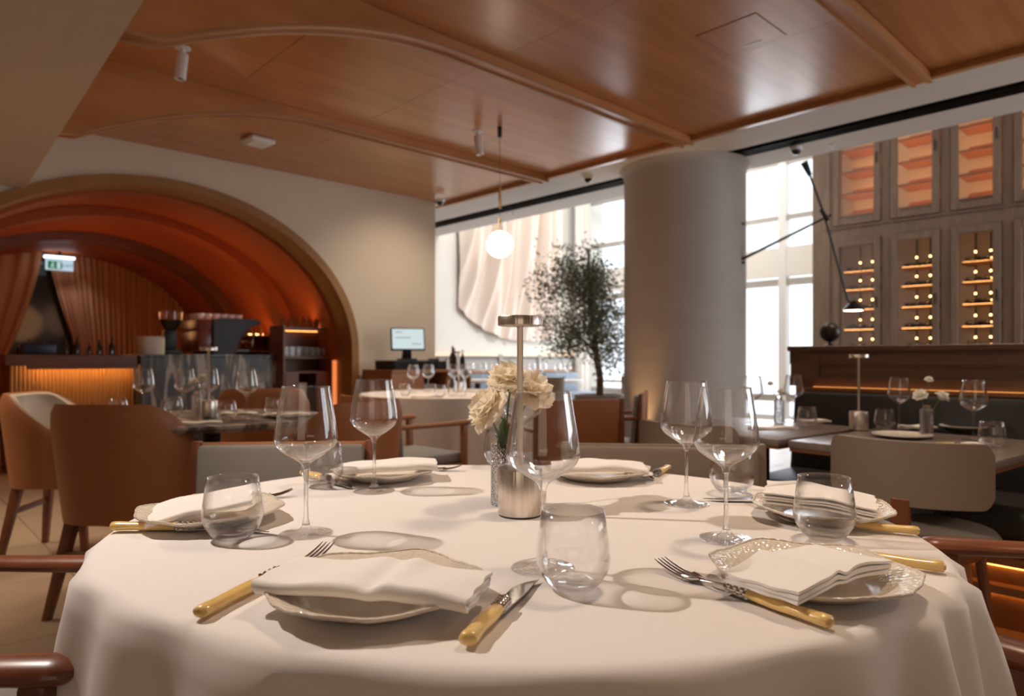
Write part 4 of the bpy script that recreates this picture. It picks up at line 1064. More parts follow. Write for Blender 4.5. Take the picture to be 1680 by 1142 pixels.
napkin('long rolled napkin on the rear left plate, in front of the grey chair', -.270, 1.500, 9, .205, .085, TZ + .025, 2, .0052, .002, .005, seed=9, tilt=(.03, 0), th=.0034)
napkin('long flat napkin on the rear right plate with its layers open to the right', .190, 1.505, -4, .205, .090, TZ + .024, 2, .0046, .0035, .004, seed=12, th=.0032)
napkin('white napkin fanned in stepped layers on the far right plate', .520, 1.155, 155, .170, .100, TZ + .026, 2, .0042, .003, .003, seed=14, tilt=(.08, -.12), fan=.5)

# ---- cutlery
def handle_parts(t, x0, x1, hz, wd, end=0.0):
    # horn handle from x0 to x1 (x1 < x0 is the butt)
    pts = []; rad = []
    n = 12
    for i in range(n + 1):
        q = i / n; x = x0 + (x1 - x0) * q
        r = wd * (0.72 + 0.28 * q + 0.10 * sin(pi * q * 2.0))
        if q > 0.93: r *= 0.86
        pts.append((x, 0.0015 * sin(q * 3), hz)); rad.append(r)
    pts.append((x1 - 0.0025, 0, hz)); rad.append(wd * 0.45)
    bm = new(); tube(bm, pts, rad, 16, True, 0.72); obj('handle', bm, 'horn', t, ang=50)
def ferrule(t, x0, x1, hz, r):
    bm = new()
    n = 26; pts = []; rad = []
    for i in range(n + 1):
        q = i / n; pts.append((x0 + (x1 - x0) * q, 0, hz)); rad.append(r * (0.82 + 0.16 * abs(sin(q * pi * 4.5))))
    tube(bm, pts, rad, 14, True, 0.85)
    for i in range(7):
        for j in range(7):
            a = 2 * pi * (j + 0.5 * (i % 2)) / 7; q = (i + 0.5) / 7
            m_ = Matrix.Translation((x0 + (x1 - x0) * q, r * 0.92 * cos(a), hz + r * 0.80 * sin(a)))
            bmesh.ops.create_icosphere(bm, subdivisions=1, radius=r * 0.24, matrix=m_ @ Matrix.Diagonal((1.5, 1, 1, 1)))
    obj('ferrule', bm, 'silver', t, ang=40, label='ornate silver ferrule')
def fork(label, tip, end, L=0.205, zt=0.0):
    # tip, end: (X, Z) in plan; tines at +x
    (X0, Z0), (X1, Z1) = end, tip
    d = hypot(X1 - X0, Z1 - Z0); a = atan2(Z1 - Z0, X1 - X0)
    t = thing('fork', label, 'fork', XZ(X0, Z0, TZ + 0.001), a + YR); k = d / 0.215
    handle_parts(t, 0.092 * k, 0.004, 0.0080, 0.0098)
    ferrule(t, 0.090 * k, 0.118 * k, 0.0085, 0.0078)
    bm = new(); tube(bm, [(0.116 * k, 0, .0085), (0.130 * k, 0, .0075), (0.145 * k, 0, .0055), (0.156 * k, 0, 0.0045)], [.0030, .0023, .0023, .0045], 10, True, 0.6)
    # palm
    g = []
    for i in range(9):
        q = i / 8; x = (0.153 + 0.020 * q) * k; wd = 0.0045 + 0.0068 * sin(min(1, q * 1.3) * pi / 2); z = 0.0042 - 0.0012 * sin(q * pi)
        g.append([(x, -wd, z + .0012), (x, -wd * .5, z), (x, wd * .5, z), (x, wd, z + .0012)])
    for lev in (0, 0.0018):
        R_ = [[bm.verts.new((p[0], p[1], p[2] + lev)) for p in row] for row in g]
        for A, B in zip(R_[:-1], R_[1:]):
            for i in range(3): bm.faces.new((A[i], A[i + 1], B[i + 1], B[i]))
        if lev == 0: R0 = R_
    for A, B in ((0, 1),):
        for i in range(8):
            for e in (0, 3): bm.faces.new((R0[i][e], R0[i + 1][e], R_[i + 1][e], R_[i][e]))
    obj('neck', bm, 'silver', t, ang=45)
    for j in range(4):
        y = (-1.5 + j) * 0.0062; bm = new()
        pts = [((0.1715 + 0.044 * q) * k, y * (1 - 0.06 * q), 0.0040 + 0.010 * q ** 1.8) for q in (0, .15, .3, .5, .7, .85, 1)]
        tube(bm, pts, [.0021, .0019, .0018, .0017, .0015, .0012, .0006], 8, True, 0.7)
        obj('tine', bm, 'silver', t)
    return t
def knife(label, tip, end, lift=0.0):
    (X0, Z0), (X1, Z1) = end, tip
    d = hypot(X1 - X0, Z1 - Z0); a = atan2(Z1 - Z0, X1 - X0); k = d / 0.215
    t = thing('knife', label, 'knife', XZ(X0, Z0, TZ + 0.001), a + YR)
    handle_parts(t, 0.090 * k, 0.004, 0.0085, 0.0106)
    ferrule(t, 0.089 * k, 0.114 * k, 0.0085, 0.0084)
    bm = new(); top = []; bot = []
    for i in range(13):
        q = i / 12; x = (0.111 + 0.104 * q) * k
        yb = -0.0085 - 0.002 * sin(q * pi); yt = 0.0085 + 0.001 * sin(q * pi)
        if q > 0.6: yt = 0.0085 - (0.0085 + 0.0105) * ((q - 0.6) / 0.4) ** 2.0
        if q > 0.85: yb = -0.0095 - 0.0005
        z = 0.0058 - 0.003 * q
        top.append([(x, yt, z + .0001), (x, (yt + yb) / 2, z + .0004), (x, yb, z + .0007)]); bot.append([(x, yt, z - .0001), (x, (yt + yb) / 2, z - .0006), (x, yb, z - .0009)])
    def skin(P): 
        R_ = [[bm.verts.new(p) for p in row] for row in P]
        for A, B in zip(R_[:-1], R_[1:]):
            for i in range(2): bm.faces.new((A[i], A[i + 1], B[i + 1], B[i]))
        return R_
    T_, B_ = skin(top), skin(bot)
    for i in range(12):
        for e in (0, 2): bm.faces.new((T_[i][e], T_[i + 1][e], B_[i + 1][e], B_[i][e]))
    obj('blade', bm, 'silver', t, ang=20)
    return t
fork('silver fork with yellow horn handle lying at the front right, tines to the centre', (.187, .862), (.3137, .665))
fork('silver fork with yellow handle half under the front left napkin', (-.252, .936), (-.318, .690))
knife('steak knife with yellow horn handle at the front centre, blade up', (.022, .815), (-.0415, .622))
knife('knife behind the right front plate, only its yellow handle and tip showing', (.345, .965), (.537, .842))
fork('fork in front of the far right plate, seen through the tumbler', (.425, 1.112), (.612, 1.022))
knife('knife behind the far right plate with its blade towards the wine glasses', (.358, 1.272), (.575, 1.262))
knife('knife in front of the far left plate, yellow handle at the table edge', (-.369, 1.047), (-.618, 1.049))
fork('fork behind the far left plate, only its tines showing', (-.424, 1.318), (-.610, 1.240))
knife('knife left of the rear left plate with a small yellow handle', (-.318, 1.390), (-.475, 1.545))
fork('fork behind the rolled napkin, tines pointing to the vase', (-.118, 1.612), (-.335, 1.640))
fork('fork right of the rear right plate, tines towards the camera', (.283, 1.462), (.372, 1.625))

# ---- lamp
def table_lamp(label, loc, h=0.339, group=None, hi=True):
    t = thing('table_lamp', label, 'lamp', loc, 0, group)
    seg = 64 if hi else 24
    bm = new(); lathe(bm, [(0, .003), (.0372, .003), (.0378, .0045), (.0378, .0785), (.0368, .0805), (.0345, .0812), (0, .0812)], seg); b = obj('base', bm, 'lamp_metal', t, ang=40)
    bm = new(); lathe(bm, [(0, 0), (.0362, 0), (.0362, .003), (0, .003)], seg); obj('foot_ring', bm, 'black', t)
    bm = new(); lathe(bm, [(0, .081), (.009, .081), (.0085, .0835), (.0052, .085), (.0052, h - .020), (.0062, h - .0185), (.0062, h - .0165), (0, h - .0165)], 24); obj('pole', bm, 'lamp_metal', t, ang=40)
    bm = new(); lathe(bm, [(0, h - .0165), (.036, h - .0165), (.0380, h - .0155), (.0380, h - .0015), (.0370, h), (.030, h), (0, h)], seg); s = obj('shade', bm, 'lamp_metal', t, ang=40)
    if hi:
        bm = new(); lathe(bm, [(.010, h - .0172), (.033, h - .0172), (.033, h - .0164), (.010, h - .0164)], seg, close=True); obj('diffuser', bm, 'white_plastic', s)
    return t
lp = on(853, 853, TZ)
lamp = table_lamp('cordless brushed metal table lamp with a flat disc head, centre of the white table', XZ(.0138, 1.166))

# ---- vase and flowers
def cut_vase(label, loc, h=0.129, r=0.0232, seg=96, group=None, mat='glass_cut'):
    t = thing('vase', label, 'vase', loc, 0, group)
    bm = new()
    N = 40 if seg > 40 else 8
    prof = [(0, 0.0006), (r * .9, .0006)]
    hz = h * .84
    for i in range(N + 1): prof.append((r, 0.002 + (hz - 0.002) * i / N))
    prof += [(r * .95, hz + .003), (r * .62, hz + .006), (r * .60, h - .006), (r * .68, h - .003), (r * .68, h), (r * .56, h), (r * .50, h - .006), (r * .50, hz + .006), (r * .80, hz), (r * .82, .010), (0, .009)]
    def rf(a, z, k):
        if 2 <= k <= N + 2:
            d = abs(sin(a * 8 + z * 330)) * abs(sin(a * 8 - z * 330))
            return 1 - 0.13 * (1 - d) ** 3
        return 1
    lathe(bm, prof, seg, rf=rf if seg > 40 else None)
    obj('body', bm, mat, t, ang=15)
    return t
def petal_mesh(bm, mat4, L, W, curl, ruffle, ph, n=8):
    g = []
    for i in range(n + 1):
        row = []
        for j in range(n + 1):
            s = i / n; q = j / n * 2 - 1
            wd = W * (0.32 + 1.15 * sin(min(1, s * 1.08) * pi * 0.56))
            y = q * wd * (0.5 + 0.5 * 1)
            up = L * s * cos(curl * s)
            out = L * 0.55 * s * s * sin(curl) + 0.15 * L * s
            out += -abs(q) ** 2 * wd * 0.55
            rf_ = ruffle * s ** 3 * sin(q * 9 + ph) * L
            row.append(bm.verts.new(mat4 @ Vector((out + rf_, y, up - 0.10 * L * abs(q) ** 2 * s + rf_ * 0.4))))
        g.append(row)
    for i in range(n):
        for j in range(n): bm.faces.new((g[i][j], g[i + 1][j], g[i + 1][j + 1], g[i][j + 1]))
def flower(name, label, base, head, tiltv, R, mat='petal', cat='flower', npet=(7, 6, 5), seed=1, stem_r=0.0016, group=None, hi=True):
    rnd = random.Random(seed)
    t = thing(name, label, cat, base, 0, group)
    b = Vector(base); hd = Vector(head) - b; tv = Vector(tiltv).normalized()
    mid = hd * 0.55 + Vector((0, 0, 0)); mid.x *= 0.7; mid.y *= 0.7; 
    bm = new(); tube(bm, [(0, 0, 0), tuple(hd * 0.3 * 1.0 + Vector((0, 0, hd.z * 0.05))), tuple(mid + Vector((0, 0, hd.z * .1))), tuple(hd - tv * R * 0.5), tuple(hd - tv * R * .15)], [stem_r, stem_r, stem_r, stem_r * 1.1, stem_r * 2.4], 8)
    obj('stem', bm, 'stem_green', t)
    rot = Vector((0, 0, 1)).rotation_difference(tv).to_matrix().to_4x4()
    base_m = Matrix.Translation(hd - tv * R * 0.35) @ rot
    for li, (n, cr, Lk, Wk) in enumerate(((npet[0], 1.15, 1.25, .62), (npet[1], .75, 1.28, .52), (npet[2], .30, 1.22, .38))):
        for i in range(n):
            a = 2 * pi * i / n + li * 0.6 + rnd.uniform(-.15, .15)
            bm = new(); petal_mesh(bm, Matrix.Rotation(a, 4, 'Z') @ Matrix.Translation((R * .04 * (2 - li), 0, 0)), R * Lk * rnd.uniform(.92, 1.05), R * Wk, cr + rnd.uniform(-.1, .1), 0.10, rnd.uniform(0, 6), 9 if hi else 5)
            bmesh.ops.transform(bm, matrix=base_m, verts=bm.verts)
            obj('petal', bm, mat, t, ang=180)
    bm = new()
    for i in range(5):
        a = 2 * pi * i / 5
        tube(bm, [base_m @ Vector((0, 0, 0)), base_m @ Vector((R * .22 * cos(a), R * .22 * sin(a), R * .12)), base_m @ Vector((R * .42 * cos(a), R * .42 * sin(a), R * .5))], [R * .05, R * .06, R * .01], 5)
    obj('sepal', bm, 'stem_green', t)
    return t
vx, vy, vz = on(826, 829, TZ); vz = TZ
vb = at(826, 760, 1.245); vloc = (vb.x, vb.y, TZ)
cut_vase('small cut-glass bottle vase behind the metal lamp, holding cream flowers', vloc)
def camv(X, Z, z): u, v = c2w(X, Z); return Vector((u, v, z))
vbase = Vector((vloc[0], vloc[1], TZ + 0.012))
flower('lisianthus', 'cream lisianthus standing highest in the centre vase', vbase + camv(.003, 0, 0), at(835, 628, 1.25), camv(-.05, -.35, 1), 0.043, seed=2)
flower('lisianthus', 'ruffled cream lisianthus leaning left out of the centre vase', vbase + camv(-.004, 0, 0), at(808, 676, 1.22), camv(-.8, -.3, .55), 0.047, seed=4, npet=(8, 7, 5))
flower('lisianthus', 'cream lisianthus behind the pole of the centre lamp', vbase + camv(.002, .004, 0), at(868, 648, 1.30), camv(.3, -.4, .8), 0.050, seed=6, npet=(8, 7, 6))
def leafs(label, specs):
    t = thing('flower_leaves', label, 'leaves', tuple(vbase))
    for (a, L, lean) in specs:
        bm = new()
        def fn(s, q):
            wd = 0.008 * sin(pi * min(1, s * .95 + .05)); y = (q - .5) * 2 * wd
            r = lean * s * s; return Vector((cos(a) * r - sin(a) * y, sin(a) * r + cos(a) * y, 0.06 + L * s + 0.3 * abs(y)))
        grid(bm, fn, 8, 3); solid(bm, .0004); obj('leaf', bm, 'stem_green', t)
leafs('narrow green leaves in the neck of the centre vase', [(YR + 2.8, .09, .028), (YR + 0.3, .085, .03), (YR + 4.4, .08, .02), (YR + 1.4, .09, .015)])
# ================================================================== CHAIRS
def rounded_pad(bm, x0, x1, y0, y1, z0, z1, r=.02): box(bm, x0, x1, y0, y1, z0, z1, r, 3)
def tub_chair(label, X, Z, phi, group=None):
    t = thing('tub_chair', label, 'chair', XZ(X, Z, 0), radians(phi - 90) + YR, group)
    # wrap-round shell; angle 0 at the back (-y)
    def top(a):
        q = min(1, max(0, (abs(a) - 38) / 75)); q = q * q * (3 - 2 * q); return .845 - .19 * q
    def shell(r0, zlo, inset, bm, a0=-118, a1=118):
        def fn(s, k):
            a = a0 + (a1 - a0) * s; zt = top(a) - inset; zz = zlo + (zt - zlo) * k
            rr = r0 * (.86 + .14 * min(1, (k * 1.25))) - .012 * (k > .93) * (k - .93) / .07
            ex = 1.0 + .10 * abs(sin(radians(2 * a)))
            return Vector((rr * ex * sin(radians(a)), -rr * ex * cos(radians(a)) * .98 + .02, zz))
        grid(bm, fn, 56, 16)
    bm = new(); shell(.272, .375, 0, bm); solid(bm, .022); obj('shell', bm, 'tan_leather', t, ang=50)
    bm = new(); shell(.247, .44, .006, bm, -114, 114); solid(bm, .026); obj('inner_pad', bm, 'cream_fabric', t, ang=50)
    bm = new(); lathe(bm, [(0, .36), (.16, .36), (.195, .375), (.205, .44), (0, .44)], 40, 0, .015); obj('seat_base', bm, 'tan_leather', t, ang=50)
    bm = new(); lathe(bm, [(0, .44), (.205, .44), (.212, .455), (.210, .48), (.19, .492), (0, .495)], 40, 0, .015); obj('seat_cushion', bm, 'cream_fabric', t, ang=50)
    for sx in (-1, 1):
        for sy in (-1, 1):
            bm = new(); a, b = (.15 * sx, .145 * sy), (.215 * sx, .20 * sy)
            w0, w1 = .022, .014
            hexa(bm, [(b[0] - w1, b[1] - w1, 0), (b[0] + w1, b[1] - w1, 0), (b[0] + w1, b[1] + w1, 0), (b[0] - w1, b[1] + w1, 0)], [(a[0] - w0, a[1] - w0, .375), (a[0] + w0, a[1] - w0, .375), (a[0] + w0, a[1] + w0, .375), (a[0] - w0, a[1] + w0, .375)], .003)
            obj('leg', bm, 'chair_wood', t)
    for sy in (-1, 1):
        bm = new(); box(bm, -.175, .175, .17 * sy - .010, .17 * sy + .010, .235, .262, .003, 1); obj('stretcher', bm, 'chair_wood', t)
    return t
tub_chair('tan leather tub chair with its back to the camera, left of the white table', -1.58, 2.84, 84)
tub_chair('tan tub chair at the far left edge showing its cream inner side', -2.36, 3.60, 8)
tub_chair('tan tub chair beyond the dark round table, in front of the marble block', -1.55, 4.25, 110)
tub_chair('tan tub chair right of the dark round table, seen past the rear left wine glass', -.76, 2.98, 152)

def armchair(label, X, Z, phi, front='grey_leather', wd='chair_wood', half=.235, back='tan_leather', h=.79, arms=True):
    t = thing('armchair', label, 'chair', XZ(X, Z, 0), radians(phi - 90) + YR)
    for sx in (-1, 1):
        x = half * sx
        bm = new(); box(bm, x - .018, x + .018, .20, .236, 0, .635 if arms else .41, .006, 2); obj('leg', bm, wd, t)
        bm = new(); hexa(bm, [(x - .018, -.27, 0), (x + .018, -.27, 0), (x + .018, -.235, 0), (x - .018, -.235, 0)], [(x - .015, -.285, h), (x + .015, -.285, h), (x + .015, -.26, h), (x - .015, -.26, h)], .005); obj('leg', bm, wd, t)
        if not arms:
            bm = new(); box(bm, x - .012, x + .012, -.25, .21, .36, .41, .004, 1); obj('side_rail', bm, wd, t); continue
        bm = new(); pts = [(x, -.262, .648), (x, -.1, .646), (x, .1, .646), (x, .235, .648), (x, .254, .648), (x, .264, .648)]
        tube(bm, pts, [.022, .024, .027, .030, .025, .012], 16, True, .58); obj('armrest', bm, wd, t)
        bm = new(); box(bm, x - .012, x + .012, -.25, .21, .36, .41, .004, 1); obj('side_rail', bm, wd, t)
    bm = new(); box(bm, -half + .012, half - .012, .205, .23, .36, .41, .004, 1); box(bm, -half + .012, half - .012, -.262, -.24, .36, .41, .004, 1); obj('seat_rail', bm, wd, t)
    bm = new(); rounded_pad(bm, -half + .02, half - .02, -.24, .23, .41, .475, .02); obj('seat', bm, front, t)
    bm = new(); hexa(bm, [(-half + .014, -.235, .48), (half - .014, -.235, .48), (half - .014, -.20, .48), (-half + .014, -.20, .48)], [(-half + .014, -.262, h - .008), (half - .014, -.262, h - .008), (half - .014, -.228, h - .008), (-half + .014, -.228, h - .008)], .014); obj('back_cushion', bm, front, t)
    bm = new(); hexa(bm, [(-half + .014, -.262, .40), (half - .014, -.262, .40), (half - .014, -.240, .40), (-half + .014, -.240, .40)], [(-half + .012, -.284, h - .004), (half - .012, -.284, h - .004), (half - .012, -.266, h - .004), (-half + .012, -.266, h - .004)], .006); obj('back_sling', bm, back, t)
    return t
armchair('armchair at the left edge, only its two dark wooden arms showing', -.785, 1.035, 0, half=.215)
armchair('armchair at the right edge with a dark wooden arm beside the cloth', 1.045, 1.125, 170, half=.205)
armchair('armchair at the lower right corner, rounded arm tip by the tablecloth', .615, .555, 132, half=.225)
armchair('grey leather armchair behind the rear left plate, left of the rolled napkin', -.665, 1.78, -86, h=.775, half=.255, arms=False)
armchair('taupe leather armchair behind the rear right plate, in front of the column', .415, 1.75, -96, front='taupe_leather', wd='taupe_leather', back='taupe_leather', h=.772, half=.282, arms=False)
armchair('wooden armchair with tan leather back, left of the middle-distance white table', -.62, 4.02, 46, front='blue_grey_leather', wd='chair_wood_light', half=.26, h=.81)
armchair('wooden armchair with tan leather back seen through the glass right of the lamp', .27, 3.82, 108, front='blue_grey_leather', wd='chair_wood', half=.24, h=.81)
armchair('wooden armchair with grey cushion turned sideways in front of the olive tree', .60, 4.55, 165, front='blue_grey_leather', wd='chair_wood', half=.25, h=.80)

def bistro_chair(label, u, v, rz=-pi / 2, mat='taupe_leather'):
    t = thing('bistro_chair', label, 'chair', (u, v, 0), rz)
    bm = new()
    def fn(s, k):
        a = (s - .5) * 1.75; r = .29
        e = abs(s - .5) * 2
        z = .575 + .195 * k
        if e > .86: z = .575 + .195 * (.5 + (k - .5) * (1 - ((e - .86) / .14) ** 2 * .35))
        return Vector((r * sin(a) * 1.02, .03 - r * cos(a) + .0, z - .02 * e * e * 0))
    grid(bm, fn, 36, 10); solid(bm, .032); obj('backrest', bm, mat, t, ang=60)
    bm = new(); lathe(bm, [(0, .415), (.20, .415), (.225, .43), (.228, .452), (.215, .468), (0, .474)], 40, 0, 0.01); obj('seat', bm, 'grey_leather', t, ang=60)
    bm = new(); lathe(bm, [(0, .385), (.17, .385), (.18, .415), (0, .415)], 32, 0, 0.01); obj('seat_frame', bm, 'chair_wood', t)
    bm = new(); box(bm, -.027, .027, -.262, -.236, .30, .60, .005, 1); obj('back_post', bm, 'chair_wood', t)
    bm = new(); box(bm, -.027, .027, -.25, -.14, .375, .41, .005, 1); obj('post_bracket', bm, 'chair_wood', t)
    for sx in (-1, 1):
        bm = new(); tube(bm, [(.15 * sx, .15, .40), (.19 * sx, .20, 0)], [.018, .012], 10); obj('leg', bm, 'chair_wood', t)
        bm = new(); tube(bm, [(.19 * sx, -.21, 0), (.15 * sx, -.15, .40)], [.012, .018], 10); obj('leg', bm, 'chair_wood', t)
    return t
bistro_chair('taupe chair with a curved low backrest at the bare table on the right', 2.53, .725, -pi / 2 + .10)
bistro_chair('taupe curved-back chair further along the bare tables, behind the wine glass pair', 2.52, 1.50)

# ================================================================== OTHER TABLES
ZR = .715
def cafe_table(label, u, v, rz, sx=.72, sy=.66, z=ZR):
    t = thing('cafe_table', label, 'table', (u, v, 0), rz)
    bm = new(); box(bm, -sx / 2, sx / 2, -sy / 2, sy / 2, z - .028, z, .004, 2); obj('tabletop', bm, 'table_wood', t)
    bm = new(); box(bm, -sx / 2 + .004, sx / 2 - .004, -sy / 2 + .004, sy / 2 - .004, z - .040, z - .028); obj('underside', bm, 'bar_wood', t)
    bm = new(); box(bm, -.05, .05, -.05, .05, .03, z - .04, .004, 1); obj('pedestal', bm, 'black', t)
    bm = new(); box(bm, -.24, .24, -.22, .22, 0, .03, .008, 1); obj('base', bm, 'black', t)
cafe_table('bare grey-brown wooden table at the right edge, laid with a lamp and white flowers', 2.83, .79, radians(-5))
cafe_table('bare grey-brown wooden table behind the overlapping wine glasses, nearer the window', 2.90, 1.49, radians(-5))
def onz(px, py, z): p = on(px, py, z); return (p.x, p.y, z)
table_lamp('metal table lamp on the bare table at the right', onz(1409, 706, ZR), .324, hi=False)
def wg(px, py, z, lb, h=.225, s=1.0, **k): return wine_glass('wine_glass', lb, onz(px, py, z), h, s, 28, None, False)
def tm(px, py, z, lb, s=.95): return tumbler('tumbler', lb, onz(px, py, z), s, 28, None, False)
wg(1475, 703, ZR, 'wine glass on the right bare table between the lamp and the flowers')
wg(1597, 722, ZR, 'wine glass at the right end of the right bare table')
tm(1451, 705, ZR, 'tumbler beside the lamp on the right bare table'); tm(1627, 734, ZR, 'tumbler at the far right corner of the bare table')
def side_plate(px, py, z, lb, r=.105):
    t = thing('plate', lb, 'plate', onz(px, py, z))
    bm = new(); lathe(bm, [(0, .001), (r * .6, .001), (r * .68, .003), (r, .013), (r * 1.0, .016), (r * .66, .007), (0, .005)], 40); obj('dish', bm, 'porcelain', t)
side_plate(1480, 718, ZR, 'pale round plate in front of the flowers on the right bare table')
side_plate(1580, 704, ZR, 'pale round plate behind the flowers on the right bare table', .09)
def mini_napkin(px, py, z, lb, deg, L=.16, W=.07):
    o = thing('napkin', lb, 'napkin', onz(px, py, z), radians(deg) + YR)
    for k in range(2):
        bm = new(); grid(bm, lambda s, t: Vector(((s - .5) * L, (t - .5) * W * (1 - .05 * k), .004 + .006 * k + .002 * sin(s * 9 + k))), 12, 4); solid(bm, .004); obj('fold', bm, 'napkin', o)
mini_napkin(1590, 733, ZR, 'white napkin with cutlery at the front right of the bare table', 20)
mini_napkin(1505, 702, ZR, 'white napkin behind the vase on the right bare table', 5, .14)
knife('small knife with yellow handle on the napkin at the right bare table', (0, 0), (.16, .02))
kn = [o for o in bpy.data.objects if o.get('label', '').startswith('small knife')][0]; kn.location = onz(1535, 733, ZR + .002); kn.rotation_euler = (0, 0, radians(5) + YR)
def bouquet(px, py, z, lbv, heads, mat='petal_white', grp=None, names=None):
    loc = onz(px, py, z)
    cut_vase(lbv, loc, .125, .0235, 64)
    for i, (hx, hy, R, tl) in enumerate(heads):
        d = Vector(loc); Zc = d.x * SA + d.y * CA
        hd = at(hx, hy, Zc)
        flower('carnation', names[i], d + Vector((0, 0, .01)), hd, camv(tl, -.3, 1), R, mat, 'flower', (6, 5, 4), 20 + i, .0015, None, False)
bouquet(1520, 717, ZR, 'cut-glass vase of white flowers on the right bare table', [(1510, 650, .030, -.5), (1545, 652, .030, .6), (1524, 624, .018, 0)],
        names=['white bloom leaning left in the right table vase', 'white bloom leaning right in the right table vase', 'small white bud topping the right table vase'])
bouquet(1278, 693, ZR, 'cut-glass vase on the far bare table by the window', [(1282, 645, .026, .3), (1264, 630, .016, -.2)],
        names=['white bloom on the bare table by the window', 'small dark-looking bud against the bright window'])
wg(1302, 690, ZR, 'wine glass beside the vase on the bare table nearer the window')
wg(1235, 696, ZR, 'wine glass at the window end of the far bare table, behind the overlapping pair')
tm(1324, 700, ZR, 'tumbler at the right end of the far bare table'); mini_napkin(1268, 704, ZR, 'white napkin on the front of the far bare table', 10, .2); mini_napkin(1335, 692, ZR, 'white napkin at the back of the far bare table', 0, .14)

# dark round table on the left
LT = (-1.40, 3.18); ZL = .75
u, v = c2w(*LT)
t = thing('round_table', 'dark stone round table on the left laid with glasses and a lamp', 'table', (u, v, 0))
bm = new(); lathe(bm, [(0, ZL - .03), (.47, ZL - .03), (.50, ZL - .012), (.50, ZL), (0, ZL)], 72); obj('tabletop', bm, 'marble', t, ang=30)
bm = new(); lathe(bm, [(0, .02), (.05, .02), (.04, .10), (.04, ZL - .03), (0, ZL - .03)], 24); obj('pedestal', bm, 'black', t)
bm = new(); lathe(bm, [(0, 0), (.26, 0), (.26, .015), (.05, .03), (0, .03)], 40); obj('base', bm, 'black', t)
wg(236, 683, ZL, 'leftmost wine glass on the dark round table'); wg(304, 683, ZL, 'wine glass left of the lamp on the dark round table')
wg(343, 681, ZL, 'wine glass directly behind the lamp pole on the dark round table'); wg(405, 688, ZL, 'wine glass right of the lamp on the dark round table')
tm(194, 684, ZL, 'tumbler behind the back of the tan tub chair'); tm(285, 681, ZL, 'tumbler left of the vase on the dark round table'); tm(372, 690, ZL, 'tumbler just right of the lamp on the dark round table'); tm(449, 682, ZL, 'tumbler on the right of the dark round table')
table_lamp('metal table lamp on the dark round table', onz(342, 686, ZL), .324, hi=False)
bouquet(323, 688, ZL, 'cut-glass vase beside the lamp on the dark round table', [(318, 628, .024, -.3), (333, 620, .022, .3)], names=['cream bloom left of the lamp pole on the dark round table', 'cream bloom touching the lamp pole on the dark round table'])
mini_napkin(330, 696, ZL, 'white napkin in front of the lamp on the dark round table', 20); mini_napkin(392, 680, ZL, 'white napkin at the back of the dark round table', 0)
side_plate(470, 684, ZL, 'pale plate at the right end of the dark round table')
mini_napkin(478, 682, ZL + .016, 'white napkin on the plate at the right end of the dark round table', 10)

# white-clothed table in the middle distance
MT = (-.42, 5.35); u, v = c2w(*MT)
t = thing('round_table', 'round table under the white cloth in the middle distance', 'table', (u, v, 0))
bm = new(); lathe(bm, [(0, .715), (.72, .715), (.72, .742), (0, .742)], 48); obj('tabletop', bm, 'table_wood', t)
bm = new(); lathe(bm, [(0, 0), (.3, 0), (.3, .02), (.05, .04), (.05, .715), (0, .715)], 24); obj('pedestal', bm, 'black', t)
bm = new(); rings = []
for k in range(14):
    q = k / 13; ring = []
    for i in range(200):
        a = 2 * pi * i / 200
        fo = (.045 * sin(a * 9 + 1) + .025 * sin(a * 17)) * q
        r = .755 + .01 * q + fo + .02 * q
        ring.append(bm.verts.new((r * cos(a), r * sin(a), .75 - .005 * (k > 0) - .66 * q)))
    rings.append(ring)
c0_ = bm.verts.new((0, 0, .75))
for i in range(200): bm.faces.new((c0_, rings[0][i], rings[0][(i + 1) % 200]))
for A, B in zip(rings[:-1], rings[1:]):
    for i in range(200): bm.faces.new((A[i], B[i], B[(i + 1) % 200], A[(i + 1) % 200]))
o = obj('tablecloth', bm, 'cloth', ang=40); o.location = (u, v, 0); tag(o, 'white cloth over the round table in the middle distance', 'tablecloth')
for px, py, lb in ((678, 645, 'leftmost wine glass on the distant white table'), (703, 643, 'second wine glass from the left on the distant white table'), (745, 641, 'wine glass beside the small bottles on the distant white table'), (764, 642, 'wine glass nearest the left lisianthus on the distant white table')):
    wg(px, py, .75, lb)
tm(664, 650, .75, 'tumbler at the left end of the distant white table'); tm(722, 652, .75, 'tumbler in the middle of the distant white table')
for px, lb in ((742, 'clear carafe on the distant white table'), (757, 'second clear carafe on the distant white table')):
    o = obj('carafe', (lambda bm: (lathe(bm, [(0, .003), (.034, 0), (.036, .09), (.015, .14), (.013, .19), (.016, .195), (.011, .195), (.011, .14), (.03, .09), (.03, .008), (0, .008)], 20), bm)[-1])(new()), 'glass_small')
    o.location = onz(px, 650, .75); tag(o, lb, 'carafe')
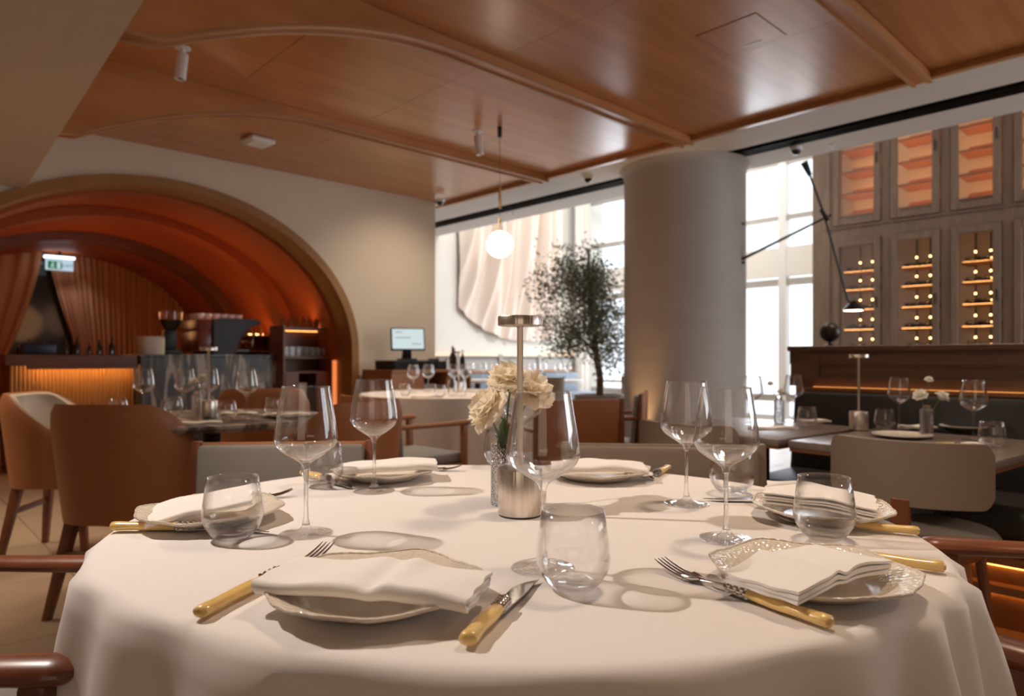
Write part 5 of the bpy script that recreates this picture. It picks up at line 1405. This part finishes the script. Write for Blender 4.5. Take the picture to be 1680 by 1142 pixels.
mini_napkin(690, 641, .75, 'white napkin at the left of the distant white table', 0, .2); mini_napkin(785, 643, .75, 'white napkin at the right of the distant white table', 0, .2); mini_napkin(700, 652, .75, 'white napkin at the near edge of the distant white table', 8, .22)
table_lamp('slim table lamp on the distant white table', onz(752, 643, .75), .33, hi=False)

# far dining tables by the bench
def far_table(lb, X, Z, r=.42):
    u, v = c2w(X, Z); t = thing('dining_table', lb, 'table', (u, v, 0))
    bm = new(); lathe(bm, [(0, .71), (r, .71), (r, .74), (0, .74)], 36); obj('tabletop', bm, 'white_plastic', t)
    bm = new(); lathe(bm, [(0, 0), (.22, 0), (.22, .02), (.04, .03), (.04, .71), (0, .71)], 20); obj('pedestal', bm, 'dark_metal', t)
    for i, (dx, dz) in enumerate(((-.25, .0), (-.1, .12), (.08, -.1), (.22, .05))):
        uu, vv = c2w(X + dx, Z + dz)
        wine_glass('wine_glass', 'tiny wine glass on ' + lb, (uu, vv, .74), .225, 1, 12, 'glasses on ' + lb, False)
far_table('the pale far table right of the cream flowers', .52, 9.0); far_table('the pale far table left of the column', 1.55, 9.3); far_table('the pale far table behind the cream flowers', -.45, 9.0)
def far_chair(lb, X, Z, phi):
    t = thing('dining_chair', lb, 'chair', XZ(X, Z, 0), radians(phi - 90) + YR)
    bm = new(); box(bm, -.24, .24, -.24, .22, .40, .48, .03, 2); obj('seat', bm, 'blue_grey_leather', t)
    bm = new(); grid(bm, lambda s, k: Vector((.25 * sin((s - .5) * 2.4), .02 - .26 * cos((s - .5) * 2.4), .48 + .33 * k)), 16, 4); solid(bm, .035); obj('backrest', bm, 'cream_fabric', t)
    for sx in (-1, 1):
        for sy in (-1, 1):
            bm = new(); tube(bm, [(.18 * sx, .17 * sy, .40), (.21 * sx, .20 * sy, 0)], [.016, .012], 8); obj('leg', bm, 'chair_wood_light', t)
far_chair('pale round-backed chair at the far tables, left of the olive tree trunk', .35, 7.7, 100)
far_chair('pale round-backed chair at the far tables between tree and column', 1.55, 8.2, 80)
